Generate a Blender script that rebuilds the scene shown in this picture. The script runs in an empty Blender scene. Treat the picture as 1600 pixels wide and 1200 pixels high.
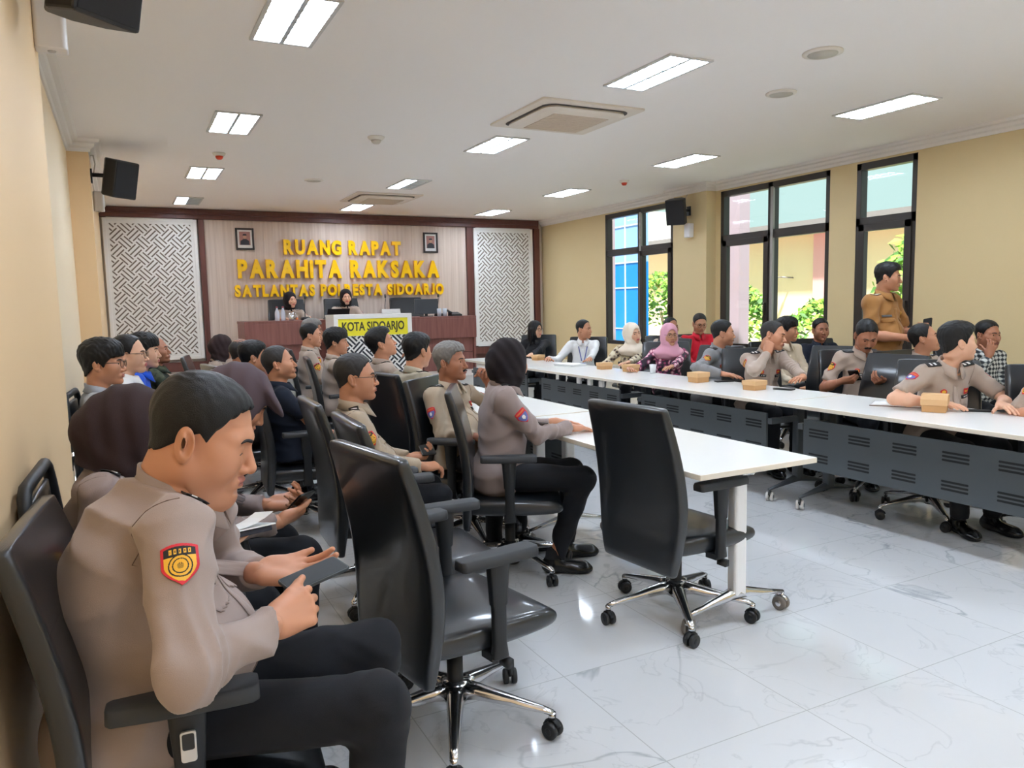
import bpy, bmesh, math, random
import numpy as np
from mathutils import Vector, Matrix
from mathutils.bvhtree import BVHTree

random.seed(5)
S = bpy.context.scene
COL = S.collection
PI = math.pi

# ------------------------------------------------------------------ camera
cam_d = bpy.data.cameras.new('camera')
cam = bpy.data.objects.new('camera', cam_d)
COL.objects.link(cam)
PITCH, YAW, ROLL = math.radians(6.0117), math.radians(26.9408), math.radians(-1.235)
fw = Vector((math.sin(YAW) * math.cos(PITCH), math.cos(YAW) * math.cos(PITCH), -math.sin(PITCH)))
rt = Vector((math.cos(YAW), -math.sin(YAW), 0))
up = rt.cross(fw)
r2 = rt * math.cos(ROLL) + up * math.sin(ROLL)
u2 = up * math.cos(ROLL) - rt * math.sin(ROLL)
cm = Matrix((r2, u2, -fw)).transposed().to_4x4()
cm.translation = (0, 0, 1.45)
cam.matrix_world = cm
cam_d.sensor_width = 36
cam_d.lens = 1187.3 / 1600 * 36
cam_d.clip_start = 0.05
S.camera = cam

# ------------------------------------------------------------------ world and exposure
S.view_settings.view_transform = 'Standard'
S.view_settings.look = 'None'
S.view_settings.gamma = 1
S.view_settings.exposure = 0.75
S.view_settings.use_curve_mapping = False
W = bpy.data.worlds.new('sky')
S.world = W
W.use_nodes = True
W.node_tree.nodes['Background'].inputs[0].default_value = (0.42, 0.57, 0.55, 1)
W.node_tree.nodes['Background'].inputs[1].default_value = 1.0
sun_d = bpy.data.lights.new('sun', 'SUN')
sun_d.energy = 6.5
sun_d.angle = 0.05
sun_d.color = (1.0, 0.96, 0.9)
sun = bpy.data.objects.new('sun', sun_d)
COL.objects.link(sun)
sun.rotation_euler = Vector((0.42, 0.30, -0.86)).to_track_quat('-Z', 'Y').to_euler()
S.cycles.use_denoising = True
S.cycles.max_bounces = 8
S.cycles.diffuse_bounces = 5
S.cycles.caustics_reflective = False
S.cycles.caustics_refractive = False
S.cycles.sample_clamp_indirect = 6
LAMP = 29.5          # emission of the ceiling fixtures

# ------------------------------------------------------------------ materials
def lin(c):
    return tuple(((v / 255 + 0.055) / 1.055) ** 2.4 if v > 10 else v / 255 / 12.92 for v in c)

MATS = {}
def mat(name, rgb, rough=0.6, metal=0.0, spec=0.5, bump=0, bscale=200, var=0, vscale=8, coat=0, emit=0, sheen=0, sss=0):
    if name in MATS:
        return MATS[name]
    m = bpy.data.materials.new(name)
    m.use_nodes = True
    nt = m.node_tree
    b = nt.nodes['Principled BSDF']
    c = lin(rgb) + (1,)
    b.inputs['Base Color'].default_value = c
    b.inputs['Roughness'].default_value = rough
    b.inputs['Metallic'].default_value = metal
    b.inputs['Specular IOR Level'].default_value = spec
    if coat:
        b.inputs['Coat Weight'].default_value = coat
        b.inputs['Coat Roughness'].default_value = 0.1
    if sheen:
        b.inputs['Sheen Weight'].default_value = sheen
    if sss:
        b.inputs['Subsurface Weight'].default_value = sss
        b.inputs['Subsurface Radius'].default_value = (0.012, 0.005, 0.003)
        b.inputs['Subsurface Scale'].default_value = 0.5
    if emit:
        b.inputs['Emission Color'].default_value = c
        b.inputs['Emission Strength'].default_value = emit
    if var or bump:
        tc = nt.nodes.new('ShaderNodeTexCoord')
    if var:
        n = nt.nodes.new('ShaderNodeTexNoise')
        n.inputs['Scale'].default_value = vscale
        n.inputs['Detail'].default_value = 4
        r = nt.nodes.new('ShaderNodeMix')
        r.data_type = 'RGBA'
        r.inputs[6].default_value = tuple(max(0, v * (1 - var)) for v in c[:3]) + (1,)
        r.inputs[7].default_value = tuple(min(1, v * (1 + var)) for v in c[:3]) + (1,)
        nt.links.new(tc.outputs['Object'], n.inputs['Vector'])
        nt.links.new(n.outputs['Fac'], r.inputs[0])
        nt.links.new(r.outputs[2], b.inputs['Base Color'])
    if bump:
        n = nt.nodes.new('ShaderNodeTexNoise')
        n.inputs['Scale'].default_value = bscale
        n.inputs['Detail'].default_value = 3
        bp = nt.nodes.new('ShaderNodeBump')
        bp.inputs['Strength'].default_value = bump
        bp.inputs['Distance'].default_value = 0.002
        nt.links.new(tc.outputs['Object'], n.inputs['Vector'])
        nt.links.new(n.outputs['Fac'], bp.inputs['Height'])
        nt.links.new(bp.outputs['Normal'], b.inputs['Normal'])
    MATS[name] = m
    return m

# ------------------------------------------------------------------ mesh helpers
class MB:
    """collects shapes into one mesh"""
    def __init__(s):
        s.v, s.f, s.m, s.sm = [], [], [], []
    def add(s, vs, fs, mi=0, smooth=False):
        o = len(s.v)
        s.v += [tuple(v) for v in vs]
        for f in fs:
            s.f.append(tuple(i + o for i in f))
            s.m.append(mi)
            s.sm.append(smooth)
        return s
    def box(s, x0, x1, y0, y1, z0, z1, mi=0):
        v = [(x, y, z) for x in (x0, x1) for y in (y0, y1) for z in (z0, z1)]
        return s.add(v, [(0, 1, 3, 2), (4, 6, 7, 5), (0, 4, 5, 1), (2, 3, 7, 6), (0, 2, 6, 4), (1, 5, 7, 3)], mi)
    def tube(s, path, r, n=10, mi=0, closed=False, flat=1.0, caps=True, smooth=True):
        P = [Vector(p) for p in path]
        rr = r if isinstance(r, (list, tuple)) else [r] * len(P)
        vs, fs = [], []
        ref = None
        for i, p in enumerate(P):
            a = P[i - 1] if (i > 0 or closed) else P[i]
            b = P[(i + 1) % len(P)] if (i < len(P) - 1 or closed) else P[i]
            t = (b - a).normalized()
            if ref is None:
                ref = Vector((0, 0, 1)) if abs(t.z) < 0.9 else Vector((1, 0, 0))
            u = (ref - t * ref.dot(t)).normalized()
            w = t.cross(u)
            ref = u
            for k in range(n):
                th = 2 * PI * k / n
                vs.append(p + (u * math.cos(th) * flat + w * math.sin(th)) * rr[i])
        L = len(P)
        for i in range(L if closed else L - 1):
            for k in range(n):
                a, b = i * n + k, i * n + (k + 1) % n
                c, d = ((i + 1) % L) * n + (k + 1) % n, ((i + 1) % L) * n + k
                fs.append((a, b, c, d))
        if caps and not closed:
            fs.append(tuple(range(n - 1, -1, -1)))
            fs.append(tuple((L - 1) * n + k for k in range(n)))
        return s.add(vs, fs, mi, smooth)
    def cyl(s, x, y, z0, z1, r, n=20, mi=0, r1=None):
        return s.tube([(x, y, z0), (x, y, z1)], [r, r if r1 is None else r1], n, mi)
    def lathe(s, prof, c=(0, 0, 0), n=24, mi=0):
        vs, fs = [], []
        for r, z in prof:
            for k in range(n):
                th = 2 * PI * k / n
                vs.append((c[0] + r * math.cos(th), c[1] + r * math.sin(th), c[2] + z))
        for i in range(len(prof) - 1):
            for k in range(n):
                fs.append((i * n + k, i * n + (k + 1) % n, (i + 1) * n + (k + 1) % n, (i + 1) * n + k))
        fs.append(tuple(range(n - 1, -1, -1)))
        fs.append(tuple((len(prof) - 1) * n + k for k in range(n)))
        return s.add(vs, fs, mi, True)
    def prism(s, poly, axis, a, b, mi=0, smooth=False):
        """polygon in the two other axes, extruded along axis from a to b"""
        n = len(poly)
        def p3(q, t):
            l = list(q)
            l.insert(axis, t)
            return tuple(l)
        vs = [p3(q, a) for q in poly] + [p3(q, b) for q in poly]
        fs = [tuple(range(n)), tuple(range(2 * n - 1, n - 1, -1))]
        fs += [(i, i + n, (i + 1) % n + n, (i + 1) % n) for i in range(n)]
        return s.add(vs, fs, mi, smooth)
    def loft(s, rings, mi=0, caps=True, smooth=True):
        n = len(rings[0])
        vs = [p for r in rings for p in r]
        fs = []
        for i in range(len(rings) - 1):
            for k in range(n):
                fs.append((i * n + k, i * n + (k + 1) % n, (i + 1) * n + (k + 1) % n, (i + 1) * n + k))
        if caps:
            fs.append(tuple(range(n - 1, -1, -1)))
            fs.append(tuple((len(rings) - 1) * n + k for k in range(n)))
        return s.add(vs, fs, mi, smooth)
    def build(s, name, mats, parent=None, bevel=0, seg=2, subsurf=0, kind=None):
        me = bpy.data.meshes.new(name)
        me.from_pydata(s.v, [], s.f)
        for m in (mats if isinstance(mats, (list, tuple)) else [mats]):
            me.materials.append(m)
        me.polygons.foreach_set('material_index', s.m)
        me.polygons.foreach_set('use_smooth', s.sm)
        bm = bmesh.new()
        bm.from_mesh(me)
        bmesh.ops.recalc_face_normals(bm, faces=bm.faces)
        bm.to_mesh(me)
        bm.free()
        me.update()
        o = bpy.data.objects.new(name, me)
        COL.objects.link(o)
        if parent:
            o.parent = parent
        if bevel:
            b = o.modifiers.new('bevel', 'BEVEL')
            b.width = bevel
            b.segments = seg
            b.limit_method = 'ANGLE'
            b.angle_limit = 0.7
            b.harden_normals = False
        if subsurf:
            q = o.modifiers.new('sub', 'SUBSURF')
            q.levels = q.render_levels = subsurf
        if kind:
            o['kind'] = kind
        return o

def np_obj(name, V, F, mats, parent=None, mi=None, smooth=True):
    """mesh object from numpy vertices and quads"""
    me = bpy.data.meshes.new(name)
    nv, nf = len(V), len(F)
    k = F.shape[1]
    me.vertices.add(nv)
    me.vertices.foreach_set('co', np.ascontiguousarray(V, np.float32).ravel())
    me.loops.add(nf * k)
    me.loops.foreach_set('vertex_index', np.ascontiguousarray(F, np.int32).ravel())
    me.polygons.add(nf)
    me.polygons.foreach_set('loop_start', np.arange(0, nf * k, k, dtype=np.int32))
    me.polygons.foreach_set('use_smooth', np.full(nf, smooth))
    for m in (mats if isinstance(mats, (list, tuple)) else [mats]):
        me.materials.append(m)
    if mi is not None:
        me.polygons.foreach_set('material_index', np.ascontiguousarray(mi, np.int32))
    me.update(calc_edges=True)
    me.validate()
    o = bpy.data.objects.new(name, me)
    COL.objects.link(o)
    if parent:
        o.parent = parent
    return o

def tag(o, label=None, cat=None, group=None, kind=None):
    if label: o['label'] = label
    if cat: o['category'] = cat
    if group: o['group'] = group
    if kind: o['kind'] = kind
    return o

def thing(name, label, cat, loc=(0, 0, 0), rz=0, group=None):
    o = bpy.data.objects.new(name, None)
    o.empty_display_size = 0.1
    COL.objects.link(o)
    o.location = loc
    o.rotation_euler = (0, 0, rz)
    return tag(o, label, cat, group)

def copy_tree(o, parent=None):
    c = o.copy()
    COL.objects.link(c)
    if parent:
        c.parent = parent
    for ch in KIDS.get(o.name, None) or [k for k in o.children]:
        copy_tree(ch, c)
    return c
KIDS = {}

FONT = None
def text_mesh(txt, size, extrude, bold=0.0, name='lettering'):
    cu = bpy.data.curves.new('t', 'FONT')
    cu.body = txt
    cu.size = size
    cu.extrude = extrude
    cu.offset = bold
    cu.align_x = 'CENTER'
    cu.align_y = 'CENTER'
    cu.resolution_u = 4
    ob = bpy.data.objects.new('t', cu)
    COL.objects.link(ob)
    dg = bpy.context.evaluated_depsgraph_get()
    me = bpy.data.meshes.new_from_object(ob.evaluated_get(dg))
    bpy.data.objects.remove(ob)
    bpy.data.curves.remove(cu)
    me.name = name
    return me
# ------------------------------------------------------------------ materials of the room
def nodes_of(name):
    m = bpy.data.materials.new(name)
    m.use_nodes = True
    MATS[name] = m
    return m, m.node_tree, m.node_tree.nodes['Principled BSDF']

def floor_mat():
    m, nt, b = nodes_of('marble_tile')
    N, L = nt.nodes.new, nt.links.new
    tc = N('ShaderNodeTexCoord')
    mp = N('ShaderNodeMapping')
    mp.inputs['Location'].default_value = (0.42, 0.08, 0)
    L(tc.outputs['Object'], mp.inputs['Vector'])
    br = N('ShaderNodeTexBrick')
    br.offset = 0
    br.inputs['Scale'].default_value = 1.0
    br.inputs['Brick Width'].default_value = 0.62
    br.inputs['Row Height'].default_value = 0.63
    br.inputs['Mortar Size'].default_value = 0.0022
    br.inputs['Mortar Smooth'].default_value = 0.2
    br.inputs['Color1'].default_value = (0, 0, 0, 1)
    br.inputs['Color2'].default_value = (1, 1, 1, 1)
    br.inputs['Mortar'].default_value = (0.5, 0.5, 0.5, 1)
    L(mp.outputs['Vector'], br.inputs['Vector'])
    # each tile takes its own piece of the marble
    off = N('ShaderNodeVectorMath')
    off.operation = 'MULTIPLY'
    off.inputs[1].default_value = (9, 13, 5)
    L(br.outputs['Color'], off.inputs[0])
    ad = N('ShaderNodeVectorMath')
    L(mp.outputs['Vector'], ad.inputs[0])
    L(off.outputs[0], ad.inputs[1])
    def vein(scale, dist, lo, hi):
        n = N('ShaderNodeTexNoise')
        n.inputs['Scale'].default_value = scale
        n.inputs['Detail'].default_value = 5
        n.inputs['Distortion'].default_value = dist
        L(ad.outputs[0], n.inputs['Vector'])
        s = N('ShaderNodeMath'); s.operation = 'SUBTRACT'; s.inputs[1].default_value = 0.5
        L(n.outputs['Fac'], s.inputs[0])
        a = N('ShaderNodeMath'); a.operation = 'ABSOLUTE'
        L(s.outputs[0], a.inputs[0])
        r = N('ShaderNodeMapRange')
        r.inputs[1].default_value = lo; r.inputs[2].default_value = hi
        r.inputs[3].default_value = 1; r.inputs[4].default_value = 0
        L(a.outputs[0], r.inputs[0])
        return r.outputs[0]
    v1 = vein(1.3, 0.6, 0.0, 0.010)
    v2 = vein(2.6, 1.0, 0.0, 0.010)
    big = N('ShaderNodeTexNoise')
    big.inputs['Scale'].default_value = 1.1
    L(ad.outputs[0], big.inputs['Vector'])
    mk = N('ShaderNodeMapRange')
    mk.inputs[1].default_value = 0.42; mk.inputs[2].default_value = 0.62
    L(big.outputs['Fac'], mk.inputs[0])
    m1 = N('ShaderNodeMath'); m1.operation = 'MULTIPLY'
    L(v1, m1.inputs[0]); L(mk.outputs[0], m1.inputs[1])
    mx = N('ShaderNodeMath'); mx.operation = 'MULTIPLY_ADD'
    mx.inputs[1].default_value = 0.35
    L(v2, mx.inputs[0]); L(m1.outputs[0], mx.inputs[2])
    base = N('ShaderNodeMix'); base.data_type = 'RGBA'
    base.inputs[6].default_value = lin((208, 209, 210)) + (1,)
    base.inputs[7].default_value = lin((170, 173, 176)) + (1,)
    L(mx.outputs[0], base.inputs[0])
    j = N('ShaderNodeMix'); j.data_type = 'RGBA'
    j.inputs[7].default_value = lin((176, 178, 176)) + (1,)
    L(br.outputs['Fac'], j.inputs[0])
    L(base.outputs[2], j.inputs[6])
    L(j.outputs[2], b.inputs['Base Color'])
    b.inputs['Roughness'].default_value = 0.07
    b.inputs['Specular IOR Level'].default_value = 0.6
    return m

def wood_mat(name, c1, c2, rough=0.4, scale=(14, 14, 0.7), boards=0):
    m, nt, b = nodes_of(name)
    N, L = nt.nodes.new, nt.links.new
    tc = N('ShaderNodeTexCoord')
    mp = N('ShaderNodeMapping')
    mp.inputs['Scale'].default_value = scale
    L(tc.outputs['Object'], mp.inputs['Vector'])
    n = N('ShaderNodeTexNoise')
    n.inputs['Scale'].default_value = 1.6
    n.inputs['Detail'].default_value = 6
    n.inputs['Distortion'].default_value = 0.4
    L(mp.outputs['Vector'], n.inputs['Vector'])
    r = N('ShaderNodeMix'); r.data_type = 'RGBA'
    r.inputs[6].default_value = lin(c1) + (1,)
    r.inputs[7].default_value = lin(c2) + (1,)
    mr = N('ShaderNodeMapRange')
    mr.inputs[1].default_value = 0.3; mr.inputs[2].default_value = 0.7
    L(n.outputs['Fac'], mr.inputs[0])
    L(mr.outputs[0], r.inputs[0])
    L(r.outputs[2], b.inputs['Base Color'])
    b.inputs['Roughness'].default_value = rough
    return m

M_WALL = mat('cream_yellow_paint', (217, 194, 147), 0.55, bump=0.15, bscale=60)
M_CEIL = mat('ceiling_white', (250, 245, 242), 0.8)
M_CORN = mat('cornice_white', (240, 234, 228), 0.6)
M_FLOOR = floor_mat()
M_DARKWOOD = wood_mat('dark_brown_laminate', (88, 48, 42), (104, 60, 52), 0.4)
M_DESKWOOD = wood_mat('red_brown_desk_laminate', (120, 72, 66), (142, 92, 84), 0.42, (18, 18, 1.2))
M_PALEWOOD = wood_mat('pale_wood_panelling', (200, 178, 162), (222, 204, 190), 0.45, (16, 4, 0.35))
M_WHITE = mat('white_laminate', (240, 238, 234), 0.35)
M_FRAME = mat('window_frame_dark', (48, 42, 38), 0.4)
M_SLOT = mat('lattice_backing_grey', (120, 108, 98), 0.8)

def struct(name, mb, m, parent=None, **k):
    return mb.build(name, m, parent, kind='structure' if parent is None else None, **k)

H = 2.95
XR, YB, YR = 6.98, 12.4, -3.6
struct('floor', MB().box(-0.6, XR + 0.14, YR, YB + 0.2, -0.1, 0), M_FLOOR)
struct('ceiling', MB().box(-0.6, XR + 0.14, YR - 0.2, YB + 0.2, H, H + 0.1), M_CEIL)
wl = MB()
wl.box(-0.6, -0.27, YR, 4.3, 0, H).box(-0.6, -0.17, 7.75, 8.35, 0, H).box(-0.6, -0.2, 8.35, YB, 0, H)
struct('wall_left', wl, mat('peach_yellow_paint', (238, 204, 158), 0.55, bump=0.15, bscale=60))
struct('wall_left_recess', MB().box(-0.6, -0.34, 4.3, 7.75, 0, H), mat('pale_cream_paint', (250, 228, 194), 0.55))
struct('wall_back', MB().box(-0.6, XR + 0.14, YB, YB + 0.2, 0, H), mat('back_wall_white', (228, 222, 214), 0.6))
struct('wall_rear', MB().box(-0.6, XR + 0.14, YR - 0.2, YR, 0, H), M_WALL)
# right wall with three openings in view and two more behind the camera
SILL, WTOP = 0.78, 2.83
WINS = [(8.63, 10.32), (5.96, 7.67), (4.93, 5.62), (1.0, 2.7), (-2.2, -0.5)]
wr = MB()
ys = [YB]
for a, b in WINS:
    ys += [b, a]
ys.append(YR)
for i in range(0, len(ys), 2):
    wr.box(XR, XR + 0.14, ys[i + 1], ys[i], 0, H)
for a, b in WINS:
    wr.box(XR, XR + 0.14, a, b, 0, SILL).box(XR, XR + 0.14, a, b, WTOP, H)
wr.box(XR - 0.16, XR, 7.76, 8.42, 0, H)
struct('wall_right', wr, M_WALL)

# cornices
def cornice(name, path):
    prof = [(0, 0), (0, -0.10), (0.012, -0.10), (0.02, -0.075), (0.045, -0.06), (0.055, -0.035), (0.085, -0.025), (0.10, 0)]
    mb = MB()
    n = len(path)
    rings = []
    for i, p in enumerate(path):
        p = Vector(p)
        d0 = (p - Vector(path[i - 1])).normalized() if i else None
        d1 = (Vector(path[i + 1]) - p).normalized() if i < n - 1 else None
        def nr(d): return Vector((d.y, -d.x, 0))
        if d0 is None: off = nr(d1)
        elif d1 is None: off = nr(d0)
        else:
            h = (nr(d0) + nr(d1))
            off = h / max(0.3, h.dot(nr(d0)))
        rings.append([p + off * a + Vector((0, 0, b)) for a, b in prof])
    mb.loft(rings, smooth=False)
    return struct(name, mb, M_CORN)
cornice('trim_1', [(-0.27, YR, H), (-0.27, 4.3, H), (-0.34, 4.3, H), (-0.34, 7.75, H), (-0.17, 7.75, H), (-0.17, 8.35, H), (-0.2, 8.35, H), (-0.2, YB, H)])
cornice('trim_2', [(XR, YB, H), (XR, 8.42, H), (XR - 0.16, 8.42, H), (XR - 0.16, 7.76, H), (XR, 7.76, H), (XR, YR, H)])

# windows
M_GLASS, nt, b = nodes_of('window_glass')
g = nt.nodes.new('ShaderNodeBsdfGlossy'); g.inputs['Roughness'].default_value = 0.02
tr = nt.nodes.new('ShaderNodeBsdfTransparent'); tr.inputs[0].default_value = (0.95, 0.98, 0.98, 1)
lw = nt.nodes.new('ShaderNodeLayerWeight'); lw.inputs[0].default_value = 0.5
pw = nt.nodes.new('ShaderNodeMath'); pw.operation = 'POWER'; pw.inputs[1].default_value = 5
nt.links.new(lw.outputs['Facing'], pw.inputs[0])
fr = nt.nodes.new('ShaderNodeMath'); fr.operation = 'MULTIPLY_ADD'; fr.inputs[1].default_value = 0.5; fr.inputs[2].default_value = 0.025
nt.links.new(pw.outputs[0], fr.inputs[0])
mx = nt.nodes.new('ShaderNodeMixShader')
nt.links.new(fr.outputs[0], mx.inputs[0]); nt.links.new(tr.outputs[0], mx.inputs[1]); nt.links.new(g.outputs[0], mx.inputs[2])
nt.links.new(mx.outputs[0], nt.nodes['Material Output'].inputs['Surface'])
M_MULL = mat('mullion_grey', (150, 146, 140), 0.4)

def window(i, a, b, mid=None, thick=None):
    x0, x1 = XR + 0.0, XR + 0.10
    tz = 2.22
    fr = MB()
    t = 0.055
    fr.box(x0, x1, a, a + t, SILL, WTOP).box(x0, x1, b - t, b, SILL, WTOP)
    fr.box(x0, x1, a, b, WTOP - t * 1.3, WTOP).box(x0, x1, a, b, SILL, SILL + t).box(x0, x1, a, b, tz - 0.05, tz + 0.05)
    if mid:
        fr.box(x0, x1, mid - 0.04, mid + 0.04, SILL, WTOP)
    o = struct('window_%d' % i, fr, M_FRAME, bevel=0.004)
    if thick:
        q0, q1 = thick
        s = MB()
        w = 0.075
        xa, xb = x0 - 0.015, x0 + 0.05
        s.box(xa, xb, q0, q0 + w, SILL + .03, tz - 0.02).box(xa, xb, q1 - w, q1, SILL + .03, tz - 0.02)
        s.box(xa, xb, q0, q1, tz - 0.02 - w, tz - 0.02).box(xa, xb, q0, q1, SILL + .03, SILL + .03 + w)
        s.build('casement_frame', M_FRAME, o, bevel=0.004)
        h = MB().box(xa - 0.03, xa, q0 + 0.02, q0 + 0.045, 1.25, 1.40).box(xa - 0.012, xa, q0 + .015, q0 + .05, 1.2, 1.3)
        h.build('handle', mat('handle_metal', (90, 88, 84), 0.3, 0.9), o, bevel=0.003)
    if mid:
        MB().box(x0 - 0.012, x0 + 0.02, mid - 0.05, mid - 0.012, SILL + 0.06, WTOP - 0.06).build('mullion_cover', M_MULL, o)
    MB().box(x0 + 0.05, x0 + 0.056, a + 0.02, b - 0.02, SILL + 0.03, WTOP - 0.03).build('pane', M_GLASS, o)
    return o
window(1, 8.63, 10.32, 9.42, (8.66, 9.40))
window(2, 5.96, 7.67, 6.82, (6.84, 7.62))
window(3, 4.93, 5.62, None, (4.97, 5.58))
window(4, 1.0, 2.7, 1.85, None)
window(5, -2.2, -0.5, -1.35, None)

# ------------------------------------------------------------------ back wall
Y = YB
DZ = 0.45
struct('trim_3', MB().box(-0.2, 6.86, Y - 0.11, Y, 2.80, H - 0.005).box(-0.2, 6.82, Y - 0.14, Y, 2.86, 2.88), M_DARKWOOD, bevel=0.006)
struct('trim_4', MB().box(1.09, 1.17, Y - 0.09, Y, 0.53, 2.80).box(-0.2, 1.17, Y - 0.09, Y, 0.55, 0.69), M_DARKWOOD, bevel=0.005)
struct('trim_5', MB().box(5.43, 5.55, Y - 0.10, Y, DZ, 2.80).box(6.77, 6.88, Y - 0.10, Y, DZ, 2.80).box(5.43, 6.88, Y - 0.09, Y, 0.58, 0.70), M_DARKWOOD, bevel=0.005)
bp = MB()
xx = 1.17
k = 0
while xx < 5.43:
    x1 = min(xx + 0.142, 5.43)
    bp.box(xx + 0.0005, x1 - 0.0005, Y - 0.045, Y - 0.02, DZ, 2.80)
    xx = x1
bp.box(1.17, 5.43, Y - 0.02, Y, DZ, 2.80)
struct('wall_panelling', bp, M_PALEWOOD)
struct('trim_6', MB().box(5.55, 6.77, Y - 0.02, Y, DZ, 2.80), M_DARKWOOD)

def clip_poly(poly, x0, x1, y0, y1):
    for ax, lim, sg in ((0, x0, 1), (0, x1, -1), (1, y0, 1), (1, y1, -1)):
        out = []
        for i in range(len(poly)):
            p, q = poly[i - 1], poly[i]
            dp, dq = (p[ax] - lim) * sg, (q[ax] - lim) * sg
            if (dp >= 0) != (dq >= 0):
                t = dp / (dp - dq)
                out.append((p[0] + (q[0] - p[0]) * t, p[1] + (q[1] - p[1]) * t))
            if dq >= 0:
                out.append(q)
        poly = out
        if not poly:
            return None
    return poly

def basket(mb, x0, x1, z0, z1, y, cell, sw, mi=1, ln=0.86):
    """diagonal basket-weave of slots inside a rectangle"""
    cx, cz = (x0 + x1) / 2, (z0 + z1) / 2
    R = int(max(x1 - x0, z1 - z0) / cell) + 2
    c = math.sqrt(0.5)
    for i in range(-R, R):
        for j in range(-R, R):
            for s in (-1, 0, 1):
                hx, hy = cell * ln / 2, sw / 2
                l2 = hx * (1.25 if s == 0 else 1.0)
                ox, oy = (i + 0.5) * cell, (j + 0.5) * cell
                q = [(-l2, -hy), (l2, -hy), (l2, hy), (-l2, hy)]
                q = [(a, b + s * cell / 3) for a, b in q]
                if (i + j) % 2:
                    q = [(-b, a) for a, b in q]
                q = [((a + ox - b - oy) * c + cx, (a + ox + b + oy) * c + cz) for a, b in q]
                q = clip_poly(q, x0, x1, z0, z1)
                if q and len(q) >= 3:
                    mb.prism(q, 1, y - 0.0015, y + 0.001, mi)

def lattice(x0, x1, z0, z1, label):
    mb = MB()
    mb.box(x0, x1, Y - 0.06, Y - 0.03, z0, z1)
    m = 0.075
    basket(mb, x0 + m, x1 - m, z0 + m, z1 - m, Y - 0.06, 0.160, 0.0185, 1, 0.9)
    t = thing('lattice_panel', label, 'wall panel', ((x0 + x1) / 2, Y, z0))
    o = mb.build('panel', [M_WHITE, M_SLOT], t)
    o.location = -t.location
    f = MB()
    for a in ((x0 - .01, x0 + .04, z0, z1), (x1 - .04, x1 + .01, z0, z1), (x0 + .04, x1 - .04, z0 - .01, z0 + .04), (x0 + .04, x1 - .04, z1 - .04, z1 + .01)):
        f.box(a[0], a[1], Y - 0.075, Y - 0.03, a[2], a[3])
    o = f.build('frame', M_WHITE, t, bevel=0.004)
    o.location = -t.location
lattice(-0.16, 1.06, 0.74, 2.79, 'white cut-out lattice wall panel at the left end of the back wall')
lattice(5.58, 6.74, 0.72, 2.79, 'white cut-out lattice panel at the right end of the back wall, nearest the windows')

# lettering
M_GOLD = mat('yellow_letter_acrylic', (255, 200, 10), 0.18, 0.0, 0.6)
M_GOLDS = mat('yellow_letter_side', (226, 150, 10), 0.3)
def wall_text(txt, x0, x1, z, h, label):
    t = thing('wall_lettering', label, 'sign', ((x0 + x1) / 2, Y - 0.05, z), 0)
    parts = []
    adv = 0
    for ch in txt:
        if ch == ' ':
            adv += 0.42
            continue
        me = text_mesh(ch, 1.0, 0.06, 0.058)
        co = np.empty(len(me.vertices) * 3, np.float32)
        me.vertices.foreach_get('co', co)
        co = co.reshape(-1, 3)
        w = co[:, 0].max() - co[:, 0].min()
        co[:, 0] -= co[:, 0].min()
        lo = co[:, 1].min()
        co[:, 1] -= lo
        parts.append((ch, me, co, adv, w))
        adv += w + 0.10
    sc = (x1 - x0) / (adv - 0.10)
    for ch, me, co, a, w in parts:
        hh = co[:, 1].max()
        v = np.empty_like(co)
        v[:, 0] = co[:, 0] * sc
        v[:, 1] = np.where(co[:, 2] > 0, -0.055, 0.0)
        v[:, 2] = co[:, 1] / hh * h - h / 2
        me.vertices.foreach_set('co', v.ravel())
        me.materials.append(M_GOLD)
        me.materials.append(M_GOLDS)
        me.update()
        for p in me.polygons:
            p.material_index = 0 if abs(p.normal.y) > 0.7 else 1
        o = bpy.data.objects.new('letter', me)
        COL.objects.link(o)
        o.parent = t
        o.location = (-(x1 - x0) / 2 + a * sc, 0, 0)
wall_text('RUANG RAPAT', 2.31, 4.22, 2.41, 0.235, 'yellow raised letters RUANG RAPAT, top line on the wood panelled wall')
wall_text('PARAHiTA RAKSAKA', 1.61, 4.90, 2.07, 0.29, 'largest yellow raised letters PARAHiTA RAKSAKA, middle line on the panelled wall')
wall_text('SATLANTAS POLRESTA SiDOARJO', 1.55, 4.97, 1.735, 0.19, 'small yellow raised letters SATLANTAS POLRESTA SiDOARJO, lowest line on the panelled wall')

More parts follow.
